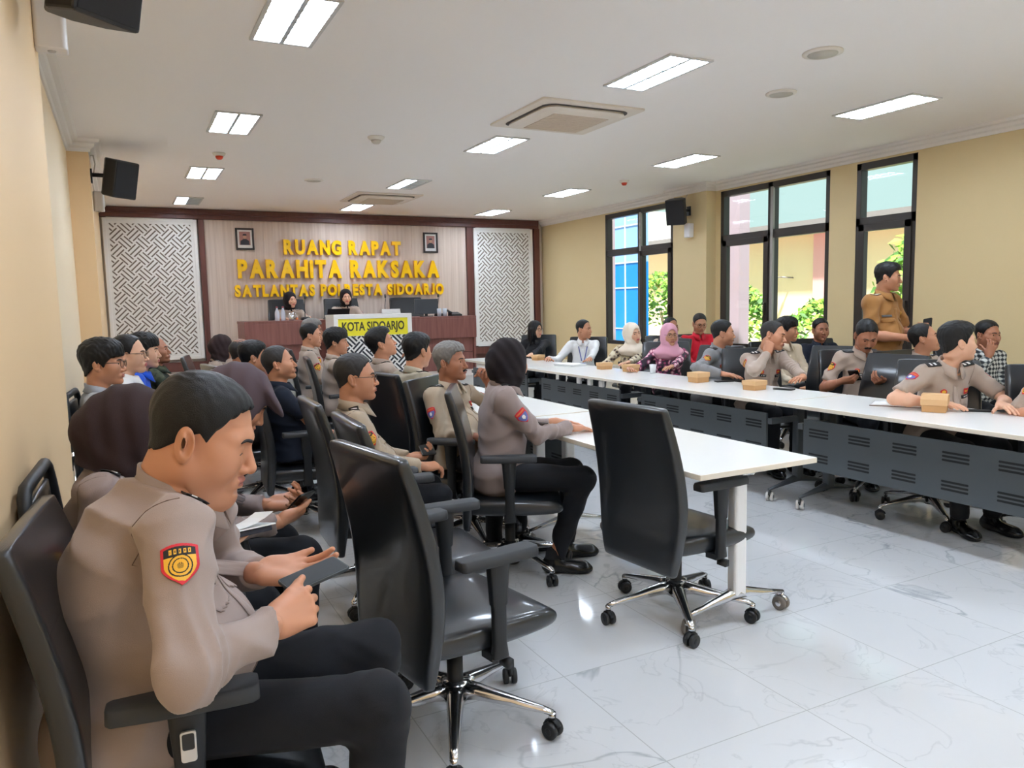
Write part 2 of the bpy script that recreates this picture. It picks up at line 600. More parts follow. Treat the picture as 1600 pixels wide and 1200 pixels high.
# portraits
def portrait(x0, x1, z0, z1, label, bgc, suit, skin):
    t = thing('framed_portrait', label, 'picture', ((x0 + x1) / 2, Y - 0.045, z0))
    L = lambda o: setattr(o, 'location', -t.location)
    f = MB()
    w = 0.028
    for a in ((x0, x0 + w, z0, z1), (x1 - w, x1, z0, z1), (x0 + w, x1 - w, z0, z0 + w), (x0 + w, x1 - w, z1 - w, z1)):
        f.box(a[0], a[1], Y - 0.075, Y - 0.045, a[2], a[3])
    L(f.build('frame', mat('black_wood_frame', (44, 36, 34), 0.35), t, bevel=0.004))
    L(MB().box(x0 + .02, x1 - .02, Y - 0.058, Y - 0.046, z0 + .02, z1 - .02).build('mount', M_WHITE, t))
    c = (x0 + x1) / 2
    p = MB().box(x0 + .055, x1 - .055, Y - 0.060, Y - 0.057, z0 + .075, z1 - .055, 0)
    zb = z0 + 0.075
    p.prism([(c - .065, zb), (c + .065, zb), (c + .062, zb + .06), (c + .02, zb + .09), (c - .02, zb + .09), (c - .062, zb + .06)], 1, Y - 0.0625, Y - 0.060, 1)
    p.prism([(c + .026 * math.cos(a * PI / 8), zb + .125 + .034 * math.sin(a * PI / 8)) for a in range(16)], 1, Y - 0.0635, Y - 0.060, 2)
    p.prism([(c - .03, zb + .14), (c + .03, zb + .14), (c + .022, zb + .166), (c - .022, zb + .166)], 1, Y - 0.0645, Y - 0.060, 1)
    L(p.build('photograph', [mat('photo_bg_' + label[:9], bgc, 0.5), mat('photo_suit', suit, 0.5), mat('photo_skin', skin, 0.5)], t))
portrait(1.61, 1.88, 2.36, 2.69, 'dark framed portrait photo left of the yellow lettering', (170, 120, 110), (40, 38, 48), (196, 150, 124))
portrait(4.64, 4.90, 2.35, 2.69, 'dark framed portrait photo right of the yellow lettering', (150, 168, 160), (40, 38, 48), (196, 150, 124))

# ------------------------------------------------------------------ ceiling fittings
M_TROF = mat('white_enamel', (238, 238, 236), 0.4)
M_TUBE = mat('lamp_diffuser', (223, 237, 255), 0.5, emit=LAMP)
M_DEAD = mat('unlit_tube', (225, 225, 220), 0.5)
def ceiling_light(x, y, label, half=False, group='recessed ceiling lights'):
    t = thing('ceiling_light', label, 'ceiling light', (x, y, H), 0, group)
    w, l, d = 0.15, 0.345, 0.0
    f = MB()
    e = 0.022
    for a in ((-w - e, -w, -l - e, l + e), (w, w + e, -l - e, l + e), (-w, w, -l - e, -l), (-w, w, l, l + e)):
        f.box(a[0], a[1], a[2], a[3], -0.012, 0)
    f.build('frame', mat('louvre_frame', (206, 204, 202), .4), t)
    df = MB().box(-w, 0 if half else w, -l, l, -0.005, -0.002)
    df.build('diffuser', M_TUBE, t)
    if half:
        MB().box(0, w, -l, l, -0.005, -0.002).build('dark_reflector', M_DEAD, t)
    lv = MB().box(-0.012, 0.012, -l, l, -0.013, -0.0052)
    for i in range(1, 8):
        yy = -l + 2 * l * i / 8
        lv.box(-w, w, yy - 0.005, yy + 0.005, -0.013, -0.0052)
    lv.build('louvre', mat('louvre_aluminium', (190, 196, 200), .35), t)
    return t
LY = [('nearest', 4.2), ('second nearest', 6.63), ('third nearest', 9.1), ('farthest', 11.43)]
LX = [('left', 0.9), ('middle', 3.25), ('right', 5.52)]
for cn, x in LX:
    for rn, y in LY:
        half = (cn == 'middle' and rn == 'third nearest') or (cn == 'left' and rn == 'farthest')
        ceiling_light(x, y, '%s recessed louvred light of the %s row on the ceiling%s' % (rn, cn, ', half lit' if half else ''), half)
for x in (0.9, 3.25, 5.52):
    for y in (1.77, -0.66, -2.6):
        ceiling_light(x, y, 'recessed louvred ceiling light behind the camera', group='ceiling lights behind the camera')

M_AC = mat('ac_plastic_cream', (226, 214, 200), 0.5)
M_ACG = mat('ac_grille_beige', (206, 188, 168), 0.6)
M_ACD = mat('ac_slot_dark', (70, 60, 54), 0.6)
def rrect(w, l, r, n=6):
    out = []
    for sx, sy, a0 in ((1, 1, 0), (-1, 1, 1), (-1, -1, 2), (1, -1, 3)):
        for i in range(n + 1):
            a = (a0 + i / n) * PI / 2
            out.append((sx * (w - r) + r * math.cos(a), sy * (l - r) + r * math.sin(a)))
    return out
def cassette(x, y, label):
    t = thing('ceiling_air_conditioner', label, 'air conditioner', (x, y, H))
    MB().prism(rrect(0.46, 0.46, 0.02), 2, -0.018, 0, 0).build('panel', M_AC, t, bevel=0.004)
    s = MB().prism(rrect(0.385, 0.385, 0.10), 2, -0.022, -0.0175, 0)
    s.build('air_slot', M_ACD, t)
    MB().loft([[(a, b, z) for a, b in rrect(w, w, r)] for w, r, z in ((0.36, .09, -0.02), (0.365, .09, -0.035), (0.33, .06, -0.05), (0.28, .03, -0.055))], smooth=False).build('cover', M_AC, t)
    g = MB().box(-.25, .25, -.25, .25, -0.058, -0.054)
    for i in range(16):
        a = -.24 + .48 * i / 15
        g.box(-.25, .25, a - .004, a + .004, -0.061, -0.058)
    g.build('intake_grille', M_ACG, t)
    return t
cassette(3.30, 5.44, 'larger looking beige ceiling cassette air conditioner nearer the camera')
cassette(3.29, 10.35, 'beige ceiling cassette air conditioner at the far end above the stage')
M_DET = mat('detector_white', (226, 218, 208), 0.5)
def detector(x, y, label, red=False, r=0.06, flat=False):
    t = thing('smoke_detector' if not flat else 'ceiling_speaker', label, 'smoke detector' if not flat else 'ceiling speaker', (x, y, H))
    if flat:
        MB().lathe([(0.0, -.012), (r * .75, -.012), (r * .8, -.016), (r, -.008), (r, 0), (0, 0)]).build('ring', M_DET, t)
        MB().lathe([(0.0, -.0145), (r * .74, -.0145), (r * .74, -.012), (0, -.012)]).build('grille', mat('speaker_mesh_grey', (190, 184, 172), 0.7), t)
    else:
        MB().lathe([(0, -.03), (r * .7, -.03), (r * .85, -.022), (r, -.008), (r, 0), (0, 0)]).build('base', M_DET, t)
        MB().lathe([(0, -.062), (r * .35, -.06), (r * .55, -.045), (r * .6, -.03), (0, -.03)]).build('sensor', mat('detector_red', (214, 70, 40), 0.4) if red else mat('detector_grey', (206, 196, 184), 0.5), t)
detector(0.93, 7.93, 'red tipped heat detector between lights of the left row', True)
detector(5.68, 7.97, 'red tipped heat detector near the window wall', True)
detector(2.11, 6.71, 'white smoke detector nearer the camera, left of the air conditioner', False, 0.075)
detector(2.11, 9.18, 'flat round white ceiling speaker toward the far end', False, 0.11, True)
detector(4.42, 4.23, 'flat round white ceiling speaker between middle and right lights', False, 0.11, True)
detector(3.95, 3.45, 'flat round white ceiling cover closest to the camera', False, 0.12, True)

# loudspeakers on brackets
M_SPK = mat('speaker_black', (44, 44, 46), 0.55, bump=0.1, bscale=300)
M_SPG = mat('speaker_grille', (40, 40, 44), 0.8, bump=0.4, bscale=900)
M_WBOX = mat('white_box_plastic', (240, 238, 240), 0.4)
M_CABLE = mat('grey_cable', (190, 180, 165), 0.6)
def loudspeaker(x, y, z, rz, tilt, label, wall_dx, sc=1.0):
    t = thing('wall_loudspeaker', label, 'loudspeaker', (x, y, z))
    h, d = 0.165 * sc, 0.12 * sc
    prof = [(-d, -0.05 * sc), (-d * .2, -0.115 * sc), (d, -0.125 * sc), (d, 0.125 * sc), (-d * .2, 0.115 * sc), (-d, 0.05 * sc)]
    rot = Matrix.Rotation(rz, 4, 'Z') @ Matrix.Rotation(tilt, 4, 'Y')
    b = MB().prism(prof, 2, -h, h)
    o = b.build('cabinet', M_SPK, t, bevel=0.012)
    o.matrix_local = rot
    gm = MB().box(d, d + 0.006, -0.115 * sc, 0.115 * sc, -h + .012, h - .012)
    o2 = gm.build('grille', M_SPG, t, bevel=0.003)
    o2.matrix_local = rot
    br = MB().tube([(wall_dx, 0, 0.02), (wall_dx * .4, 0, 0.02), (0, 0, 0)], 0.018, 8)
    br.box(min(wall_dx, wall_dx * .93), max(wall_dx, wall_dx * .93), -.035, .035, -.05, .07)
    br.build('bracket', mat('bracket_black', (25, 25, 26), 0.4), t)
    cb = MB().tube([(wall_dx * .9, 0.02, 0.02), (wall_dx * .8, 0.03, 0.12), (wall_dx * .85, .03, 0.2), (wall_dx * .96, 0.02, H - z - 0.1)], 0.005, 6)
    cb.build('cable', M_CABLE, t)
loudspeaker(-0.03, 3.4, 2.75, math.radians(-50), math.radians(14), 'black wall loudspeaker nearest the camera, cut by the top edge', -0.24, 1.15)
loudspeaker(0.04, 7.9, 2.66, math.radians(-50), math.radians(14), 'black wall loudspeaker on the far left column', -0.21)
loudspeaker(6.62, 8.1, 2.62, math.radians(215), math.radians(14), 'black wall loudspeaker on the column between the windows', 0.20)
def white_box(x0, x1, y, z0, z1, label):
    t = thing('white_wall_speaker', label, 'wall speaker', ((x0 + x1) / 2, y, z0))
    w = (x1 - x0) / 2
    MB().prism(rrect(w, 0.055, 0.02), 2, 0, z1 - z0).build('housing', M_WBOX, t, bevel=0.006)
    MB().lathe([(0, -.004), (.016, -.004), (.018, 0), (0, 0)]).build('plug', mat('plug_grey', (200, 196, 196), 0.5), t)
white_box(-0.27, -0.14, 4.15, 2.64, 2.93, 'white box speaker on the near left wall by the ceiling')
white_box(-0.17, -0.08, 8.25, 2.40, 2.58, 'small white box speaker under the far left loudspeaker')
white_box(XR - 0.25, XR - 0.16, 8.05, 2.28, 2.46, 'small white box speaker on the column under the right loudspeaker')

# ------------------------------------------------------------------ outside
def ext(name, mb, m, label, cat, **k):
    o = mb.build(name, m, None, **k)
    return tag(o, label, cat)
struct('ground_outside', MB().box(XR + 0.14, 45, -20, 60, -0.12, -0.02), mat('paving_outside', (196, 190, 178), 0.8, var=0.1, vscale=2))
M_LILAC = mat('lilac_render', (186, 166, 180), 0.7)
ext('outside_pillar', MB().box(8.15, 8.35, 8.56, 8.90, -0.1, 4.6), M_LILAC, 'pale lilac pillar outside the middle window', 'pillar')
ext('outside_pillar', MB().box(8.13, 8.28, 11.92, 12.35, -0.1, 4.6), M_LILAC, 'pale lilac pillar outside the far window', 'pillar')
bl = thing('blue_panel', 'tall blue panel with white joint lines outside the far window', 'panel', (10.1, 14.0, -0.1))
MB().box(-0.1, 0.1, -0.56, 0.56, 0, 2.4).build('lower_panel', mat('blue_panel_deep', (10, 132, 226), 0.4), bl)
MB().box(-0.1, 0.1, -0.56, 0.56, 2.4, 4.6).build('upper_panel', mat('blue_panel_reflection', (150, 186, 250), 0.4), bl)  # paler blue paints in the reflection on the upper window pane
jl = MB()
for z in (0.95, 1.85, 2.4, 3.2):
    jl.box(-0.12, -0.1, -0.56, 0.56, z - .012, z + .012)
jl.box(-0.12, -0.1, -.012, .012, 0, 4.6)
jl.build('joint_strips', M_WHITE, bl)
hb = thing('yellow_building', 'pale yellow building with pink columns and red tiled roof outside the windows', 'building', (15, 18, -0.1))
hl = MB().box(0, 8, -9.5, 14, 0, 3.32)
o = hl.build('wall', mat('yellow_render', (255, 234, 190), 0.7), hb)
rf = MB().prism([(-0.7, 3.32), (3.6, 3.72), (8, 3.3), (8, 3.2), (-0.7, 3.2)], 1, -10.1, 14.6)
rf.build('roof', mat('red_roof_tile', (206, 140, 122), 0.8, var=0.15, vscale=5), hb)
MB().box(-0.72, -0.66, -10.1, 14.6, 3.12, 3.34).build('fascia', mat('fascia_grey', (150, 140, 140), 0.7), hb)
for yy in (-9.4, -5.3, -1.2, 3.2, 8):
    MB().box(-0.16, 0.02, yy, yy + 0.42, 0, 3.2).build('column', mat('pink_render', (246, 184, 180), 0.7), hb)
gr = MB().box(-0.03, 0.01, 1.2, 2.0, 1.95, 2.35)
for i in range(4):
    gr.box(-0.05, -0.03, 1.2, 2.0, 1.97 + i * .1, 2.01 + i * .1)
gr.build('vent_grille', mat('vent_brown', (206, 160, 130), 0.7), hb)
wh = thing('white_roofed_building', 'white gabled roof standing behind the yellow building, seen in the far window', 'building', (30, 42.5, -0.1))
MB().box(-3, 6, -4, 4, 0, 5.2).build('wall', mat('white_render', (240, 236, 228), 0.7), wh)
MB().prism([(-4.6, 5.1), (0, 7.6), (4.6, 5.1)], 0, -3.5, 6.5).build('roof', mat('pale_roof', (226, 220, 214), 0.7), wh)
lamp = thing('outside_lamp', 'thin grey lamp arm on the yellow building', 'lamp', (14.98, 13.85, 1.95))
MB().tube([(0, 0, 0), (-0.3, 0.1, 0.02)], 0.02, 6).tube([(-.3, .1, .02), (-.62, .2, .0)], 0.045, 8, flat=.4).build('arm', mat('lamp_grey', (150, 150, 150), 0.4), lamp)

M_LEAF = [mat('leaf_bright', (150, 196, 70), 0.6), mat('leaf_mid', (116, 160, 66), 0.6), mat('leaf_dark', (84, 128, 60), 0.6)]
def bush(x, y, r, h, label, n=900, seed=1):
    rnd = random.Random(seed)
    t = thing('garden_shrub', label, 'shrub', (x, y, -0.05), 0, None)
    mb = MB()
    for i in range(n):
        a, b = rnd.uniform(0, 2 * PI), rnd.uniform(-0.2, 1)
        rr = r * rnd.uniform(.55, 1.05) * (1 - .35 * max(0, b))
        p = Vector((rr * math.cos(a) * math.sqrt(1 - b * b * .8), rr * math.sin(a) * math.sqrt(1 - b * b * .8), h * (.5 + .5 * b)))
        u = Vector((rnd.gauss(0, 1), rnd.gauss(0, 1), rnd.gauss(0, 1))).normalized()
        w = u.orthogonal().normalized()
        s = rnd.uniform(.05, .11)
        mb.add([p - u * s, p + w * s * .45, p + u * s, p - w * s * .45 + Vector((0, 0, s * .2))], [(0, 1, 2, 3)], rnd.choice((0, 0, 1, 2)))
    mb.build('foliage', M_LEAF, t)
    st = MB()
    for k in range(4):
        a = k * 1.7
        st.tube([(0.04 * math.cos(a), .04 * math.sin(a), 0), (.3 * r * math.cos(a), .3 * r * math.sin(a), h * .6)], [0.03, 0.012], 6)
    st.build('stem', mat('bark', (110, 90, 66), 0.8), t)
bush(12.3, 15.3, 1.3, 2.2, 'green leafy shrub outside the far window', 1500, 1)
bush(11.0, 11.6, 0.9, 1.75, 'green leafy shrub outside the middle window, beside the lilac pillar', 1000, 2)
bush(11.3, 9.6, 1.0, 1.45, 'low pale green shrub outside the middle window, right pane', 1000, 3)
bush(9.6, 6.5, 0.85, 2.5, 'tall bright green shrub outside the narrow window behind the standing man', 1000, 4)
# ------------------------------------------------------------------ stage, desk, lectern
struct('floor_stage', MB().box(-0.2, XR, 9.9, YB, 0, DZ), mat('stage_white_tile', (226, 222, 214), 0.25))
dk = thing('stage_desk', 'long red-brown wooden desk on the stage under the yellow lettering', 'desk', (0, 0, DZ))
def dpart(name, mb, m, parent=dk, **k):
    return mb.build(name, m, parent, **k)
dpart('worktop', MB().box(1.46, 4.90, 10.82, 11.55, 0.80, 0.835), M_DESKWOOD, bevel=0.004)
dpart('front_fascia', MB().box(1.46, 4.90, 10.82, 10.86, 0.50, 0.80), M_DESKWOOD, bevel=0.003)
lp = MB()
for i in range(4):
    a = 1.5 + i * 0.845
    lp.box(a, a + 0.838, 10.90, 10.93, 0.0, 0.27).box(a, a + .838, 10.90, 10.93, 0.28, 0.5)
dpart('front_panel', lp, M_DESKWOOD, bevel=0.002)
dpart('side_panel', MB().box(1.46, 1.49, 10.86, 11.5, 0, 0.80), M_DESKWOOD)
dpart('side_panel', MB().box(4.87, 4.90, 10.86, 11.5, 0, 0.80), M_DESKWOOD)
DT = DZ + 0.835

lc = thing('lectern', 'white lectern with yellow KOTA SIDOARJO board and black and white lattice front', 'lectern', (3.06, 10.22, DZ))
b = MB().box(-.55, -.49, -.06, .06, .06, .845).box(.49, .55, -.06, .06, .06, .845).box(-.55, .55, -.06, .06, .845, .905)
b.box(-.55, .55, -.06, .06, 0, .06).box(-.55, .55, .0601, .42, .87, .904).box(-.55, -.52, .06, .40, 0, .87).box(.52, .55, .06, .40, 0, .87)
b.build('frame', M_WHITE, lc, bevel=0.004)
MB().box(-.49, .49, -.045, -.025, .615, .845).build('yellow_board', mat('sign_yellow', (246, 232, 50), 0.4), lc)
q = MB().box(-.49, .49, -.035, -.02, .06, .615)
basket(q, -.48, .48, .07, .61, -.035, 0.150, 0.024, 1, .9)
q.build('lattice_front', [M_WHITE, mat('sign_black', (34, 36, 46), 0.5)], lc)
me = text_mesh('KOTA SIDOARJO', 0.158, 0.002, 0.0035)
me.materials.append(mat('sign_ink', (70, 66, 40), 0.5))
o = bpy.data.objects.new('lettering', me)
COL.objects.link(o)
o.parent = lc
w = max(v.co.x for v in me.vertices) * 2
o.matrix_local = Matrix.Translation((0, -.0475, .735)) @ Matrix.Rotation(PI / 2, 4, 'X') @ Matrix.Diagonal((0.88 / w, 1.05, 1, 1))

# ------------------------------------------------------------------ chairs
M_LEA = mat('black_leather', (20, 24, 29), 0.38, bump=0.12, bscale=260, var=0.08, vscale=6, coat=.6)
M_LEAF2 = mat('black_leather_edge', (48, 52, 58), 0.4, bump=0.2, bscale=260)
M_PLA = mat('black_plastic', (24, 26, 29), 0.5)
M_ARM = mat('armrest_rubber', (44, 46, 49), 0.6)
M_CHR = mat('polished_aluminium', (214, 214, 216), 0.16, 1.0)
M_CAST = mat('caster_black', (28, 29, 31), 0.45)
M_CASTG = mat('caster_tyre_grey', (120, 112, 104), 0.5)
M_CHRG = mat('chrome', (226, 226, 226), 0.08, 1.0)

def caster_mb(x, y, rot, r=0.029, neck=0.085, mats=0):
    mb = MB()
    c, s = math.cos(rot), math.sin(rot)
    for sd in (-1, 1):
        p0 = Vector((x - s * 0.007 * sd, y + c * 0.007 * sd, r))
        p1 = Vector((x - s * 0.026 * sd, y + c * 0.026 * sd, r))
        mb.tube([p0, p0.lerp(p1, .2), p0.lerp(p1, .85), p1], [r * .93, r, r, r * .82], 16, 0)
        mb.tube([p1, p1 + (p1 - p0) * .08], [r * .45, r * .4], 10, 1)
    mb.tube([(x, y, r), (x - c * .006, y - s * .006, neck)], 0.0085, 8, 1)
    # hood
    pts = []
    for k in range(7):
        a = math.radians(20 + k * 22)
        pts.append((x + c * math.cos(a) * (r + .004), y + s * math.cos(a) * (r + .004), r + math.sin(a) * (r + .004)))
    mb.tube(pts, 0.010, 6, 1, flat=.5)
    return mb

def back_mesh():
    # side profile (front surface x, z) and half width
    prof = [(-.232, .278, .214), (-.230, .286, .222), (-.225, .31, .228), (-.215, .40, .246), (-.205, .50, .260), (-.205, .60, .265), (-.222, .72, .263), (-.25, .84, .257), (-.28, .94, .250), (-.300, .995, .247), (-.305, 1.010, .243), (-.307, 1.016, .236)]
    th = [.02, .036, .045, .054, .057, .057, .055, .053, .05, .046, .038, .02]
    rings = []
    for (x, z, w), t in zip(prof, th):
        r = min(0.016, t * .42)
        ring = []
        for (sx, sy, a0) in ((1, 1, 0), (-1, 1, 1), (-1, -1, 2), (1, -1, 3)):
            for i in range(4):
                a = (a0 + i / 3) * PI / 2
                hx = t / 2
                yy = sy * (w - r) + r * math.sin(a)
                xx = sx * (hx - r) + r * math.cos(a)
                bow = 0.025 * (yy / w) ** 2      # wraps round the sitter a little
                ring.append((x - t / 2 + xx + bow, yy, z))
        rings.append(ring)
    return MB().loft(rings)

def seat_mesh(lo=.36, hi=.445):
    # loft along x, cross sections in y/z
    secs = [(-.235, .20, lo + .015, hi - .012), (-.22, .222, lo + .004, hi - .002), (-.10, .24, lo, hi + .004), (.08, .25, lo, hi), (.20, .25, lo + .004, hi - .004), (.25, .244, lo + .008, hi - .016), (.272, .23, lo + .02, hi - .034), (.28, .21, lo + .03, hi - .05)]
    rings = []
    for x, w, z0, z1 in secs:
        r = min(.028, (z1 - z0) * .45)
        ring = []
        for sy, sz, a0 in ((1, 1, 0), (-1, 1, 1), (-1, -1, 2), (1, -1, 3)):
            for i in range(4):
                a = (a0 + i / 3) * PI / 2
                ring.append((x, sy * (w - r) + r * math.cos(a), (z1 - r if sz > 0 else z0 + r) + r * math.sin(a)))
        rings.append(ring)
    return MB().loft(rings)

def make_chair():
    t = thing('office_chair', 'x', 'chair')
    seat_mesh().build('seat', M_LEA, t, subsurf=1)
    bk = back_mesh().build('backrest', M_LEA, t, subsurf=1)
    sm = MB().box(-.278, -.262, -.235, .235, .838, .8415)
    for s in (-1, 1):
        y = s * .268
        h = MB()
        h.loft([[(x, y + dy, z) for dy, z in ((-w, .655), (w, .655), (w * 1.02, .675), (w * .8, .688), (-w * .8, .688), (-w * 1.02, .675))] for x, w in ((-.145, .02), (-.135, .032), (-.05, .04), (.07, .044), (.125, .042), (.14, .03))], 0)
        pd = h.build('arm_pad', M_ARM, t, bevel=0.004)
        p = MB()
        p.loft([[(.0 + a * c, y + b * d, z) for a, b in ((1, .6), (.6, 1), (-.6, 1), (-1, .6), (-1, -.6), (-.6, -1), (.6, -1), (1, -.6))] for z, c, d in ((.657, .042, .024), (.64, .036, .022), (.52, .028, .019), (.515, .024, .016), (.39, .024, .016), (.345, .03, .018))])
        p.box(-.03, .03, min(y, y - s * .06), max(y, y - s * .06), .335, .362)
        p.build('arm_post', M_PLA, t, bevel=0.003)
    c = MB().cyl(0, 0, .09, .27, .028, 18, 0).cyl(0, 0, .26, .345, .019, 16, 0)
    c.loft([[(a, b, z) for a, b in rrect(.12 * k, .075 * k, .02)] for z, k in ((.325, .8), (.345, 1), (.365, 1.05))], smooth=False)
    c.build('gas_column', M_PLA, t)
    lv = MB().tube([(.02, -.06, .34), (.03, -.19, .335), (.05, -.235, .315)], [.008, .008, .010], 8)
    lv.loft([[(.045 + dx, -.235 + dy, z) for dx, dy in ((-.012, -.03), (.012, -.03), (.014, .02), (-.01, .02))] for z in (.292, .32)])
    lv.build('tilt_lever', M_PLA, t)
    st = MB()
    for k in range(5):
        a = 2 * PI * k / 5 + math.radians(20)
        ca, sa = math.cos(a), math.sin(a)
        rings = []
        for d, w, z0, z1 in ((.02, .034, .10, .165), (.08, .029, .108, .155), (.2, .021, .098, .13), (.31, .016, .085, .107), (.345, .014, .078, .095)):
            rings.append([(ca * d - sa * y, sa * d + ca * y, z) for y, z in ((-w, z0 + .008), (-w * .8, z1 - .004), (-w * .3, z1), (w * .3, z1), (w * .8, z1 - .004), (w, z0 + .008), (w * .5, z0), (-w * .5, z0))])
        st.loft(rings)
        st.cyl(ca * .34, sa * .34, .066, .088, .013, 12)
    st.cyl(0, 0, .10, .168, .046, 20)
    st.build('star_base', M_CHR, t)
    for k in range(5):
        a = 2 * PI * k / 5 + math.radians(20)
        caster_mb(math.cos(a) * .34, math.sin(a) * .34, a * 3.1 + k).build('caster', [M_CAST, M_PLA], t)
    # seam line on the headrest
    o = MB().loft([[(-.2535 - .0012 * i + .025 * (yy / .25) ** 2, yy, .842 + .0 * i) for yy in (-.246, -.12, 0, .12, .246)] for i in (0, 1)], caps=False).build('seam', M_PLA, t)
    return t
CHAIR0 = make_chair()
chair_used = [False]
def chair(x, y, rz, label, group=None, base_rot=0.0):
    if chair_used[0]:
        t = copy_tree(CHAIR0)
    else:
        t = CHAIR0
        chair_used[0] = True
    t.location = (x, y, 0)
    t.rotation_euler = (0, 0, rz)
    t['label'] = label
    if group:
        t['group'] = group
    elif 'group' in t:
        del t['group']
    return t

def make_visitor():
    t = thing('visitor_chair', 'x', 'chair')
    seat_mesh(.40, .455).build('seat', M_LEA, t, subsurf=1)
    pr = [(-.20, .47, .18), (-.21, .55, .205), (-.22, .68, .21), (-.235, .85, .205), (-.243, .97, .195), (-.245, .985, .18)]
    rings = []
    for (x, z, w), th in zip(pr, (.02, .04, .045, .042, .035, .015)):
        rings.append([(x - th / 2 + th / 2 * math.cos(a) * 1.0, w * math.copysign(abs(math.sin(a)) ** .35, math.sin(a)), z) for a in [2 * PI * k / 20 + .01 for k in range(20)]])
    MB().loft(rings).build('backrest', M_LEA, t, subsurf=1)
    f = MB()
    for s in (-1, 1):
        y = s * .25
        f.tube([(-.24, y, .74), (-.235, y, .42), (-.19, y, .39), (.2, y, .39), (.235, y, .36), (.235, y, .05), (.2, y, .014), (-.22, y, .014), (-.24, y, .014)], .0125, 10)
    for x, z in ((.1, .39), (-.12, .39), (-.235, .5), (-.24, .014), (.2, .014)):
        f.tube([(x, -.25, z), (x, .25, z)], .011, 8)
    f.build('frame', M_CHRG, t)
    bf = [(-.215, -.235, .40), (-.225, -.24, .60), (-.24, -.24, .85), (-.252, -.235, .96), (-.256, -.215, 1.005), (-.257, -.18, 1.02)]
    MB().tube(bf + [(x, -y, z) for x, y, z in reversed(bf)], .0165, 10).build('back_frame', M_PLA, t)
    for s in (-1, 1):
        y = s * .262
        MB().tube([(-.255, y, .66), (-.245, y, .70), (-.2, y, .722), (.0, y, .72), (.12, y, .705), (.17, y, .67), (.185, y, .60), (.18, y, .42), (.16, y, .385)], .017, 10).build('arm_loop', M_PLA, t)
    return t
VIS0 = make_visitor()
vis_used = [False]
def visitor(x, y, rz, label, group=None):
    if vis_used[0]:
        t = copy_tree(VIS0)
    else:
        t = VIS0
        vis_used[0] = True
    t.location = (x, y, 0)
    t.rotation_euler = (0, 0, rz)
    t['label'] = label
    if group:
        t['group'] = group
    return t

# ------------------------------------------------------------------ tables
M_TOP = mat('table_white_top', (240, 240, 236), 0.22)
M_EDGE = mat('table_beige_edge', (222, 212, 194), 0.5)
M_ANTH = mat('anthracite_metal', (72, 78, 82), 0.45)
M_HOLE = mat('slot_dark', (22, 24, 26), 0.8)
M_LEGW = mat('leg_white_metal', (238, 238, 238), 0.3)
M_ANTL = mat('anthracite_leg', (62, 67, 72), 0.4)
M_WHEEL = mat('caster_white', (206, 200, 194), 0.5)

def table(x0, x1, y0, y1, label, group, white=True, panel=None, edge=M_EDGE, legs=None, lx=None):
    t = thing('meeting_table', label, 'table', ((x0 + x1) / 2, (y0 + y1) / 2, 0), 0, group)
    ox, oy = t.location.x, t.location.y
    a, b, c, d = x0 - ox, x1 - ox, y0 - oy, y1 - oy
    tp = MB().box(a, b, c, d, .715, .74)
    o = tp.build('tabletop', [M_TOP, edge], t, bevel=0.003)
    for p in o.data.polygons:
        p.material_index = 0 if abs(p.normal.z) > .9 else 1
    lx = (a + b) / 2 if lx is None else lx - ox
    legs = [y - oy for y in (legs or (y0 + .13, y1 - .13))]
    lm = M_LEGW if white else M_ANTL
    fm = M_CHR if white else M_ANTL
    MB().box(lx - .03, lx + .03, legs[0], legs[1], .655, .695).build('rail', M_ANTL if not white else M_LEGW, t, bevel=.003)
    for y in legs:
        lg = MB()
        lg.loft([[(lx + px, y + py, z) for px, py in rrect(.036, .028, .014, 3)] for z in (.12, .66)], 0, smooth=False)
        lo = lg.build('leg', lm, t)
        hd = MB().cyl(lx, y, .655, .675, .042, 16, 0).box(lx - .2, lx + .2, y - .022, y + .022, .69, .715)
        hd.box(lx - .03, lx + .05, y - .03, y + .03, .675, .70)
        hd.tube([(lx + .06, y - .035, .685), (lx + .06, y + .035, .685)], .012, 8)
        hd.build('flip_bracket', fm, t, bevel=.002)
        ft = MB()
        ft.loft([[(x, y + py * w, z + pz * h) for py, pz in ((-1, -.6), (-.7, .7), (0, 1), (.7, .7), (1, -.6), (0, -1))] for x, w, z, h in ((lx - .285, .012, .085, .008), (lx - .2, .016, .10, .013), (lx - .06, .026, .128, .024), (lx, .034, .14, .03), (lx + .06, .026, .128, .024), (lx + .2, .016, .10, .013), (lx + .285, .012, .085, .008))])
        ft.build('foot', fm, t)
        for s in (-1, 1):
            caster_mb(lx + s * .275, y, 0.6 * s + 1.2, .033, .085).build('caster', [M_CASTG if white else M_WHEEL if s < 0 else M_CAST, M_CHR if white else M_CAST], t)
    if panel is not None:
        px = panel - ox
        pm = MB().box(px - .008, px + .008, legs[0] + .03, legs[1] - .03, .30, .635, 0)
        n = 5
        for k in range(n):
            yc = legs[0] + (legs[1] - legs[0]) * (k + .5) / n
            for zc in (.55, .385):
                for q in (-1, 0, 1):
                    z = zc + q * .022
                    pm.prism([(yc - .075, z - .006), (yc + .075, z - .006), (yc + .079, z), (yc + .075, z + .006), (yc - .075, z + .006), (yc - .079, z)], 0, px - .0095, px - .008, 1)
                    pm.prism([(yc - .075, z - .006), (yc + .075, z - .006), (yc + .079, z), (yc + .075, z + .006), (yc - .075, z + .006), (yc - .079, z)], 0, px + .008, px + .0095, 1)
        for y in legs:
            pm.box(px - .006, max(lx, px), y - .02, y + .02, .56, .60, 0)
        pm.build('modesty_panel', [M_ANTH, M_HOLE], t)
    return t
LG = 'white tables of the left row'
table(2.05, 2.72, 2.36, 4.16, 'nearest white table in the left row, with white leg in front', LG, True, None, legs=(2.50, 3.95))
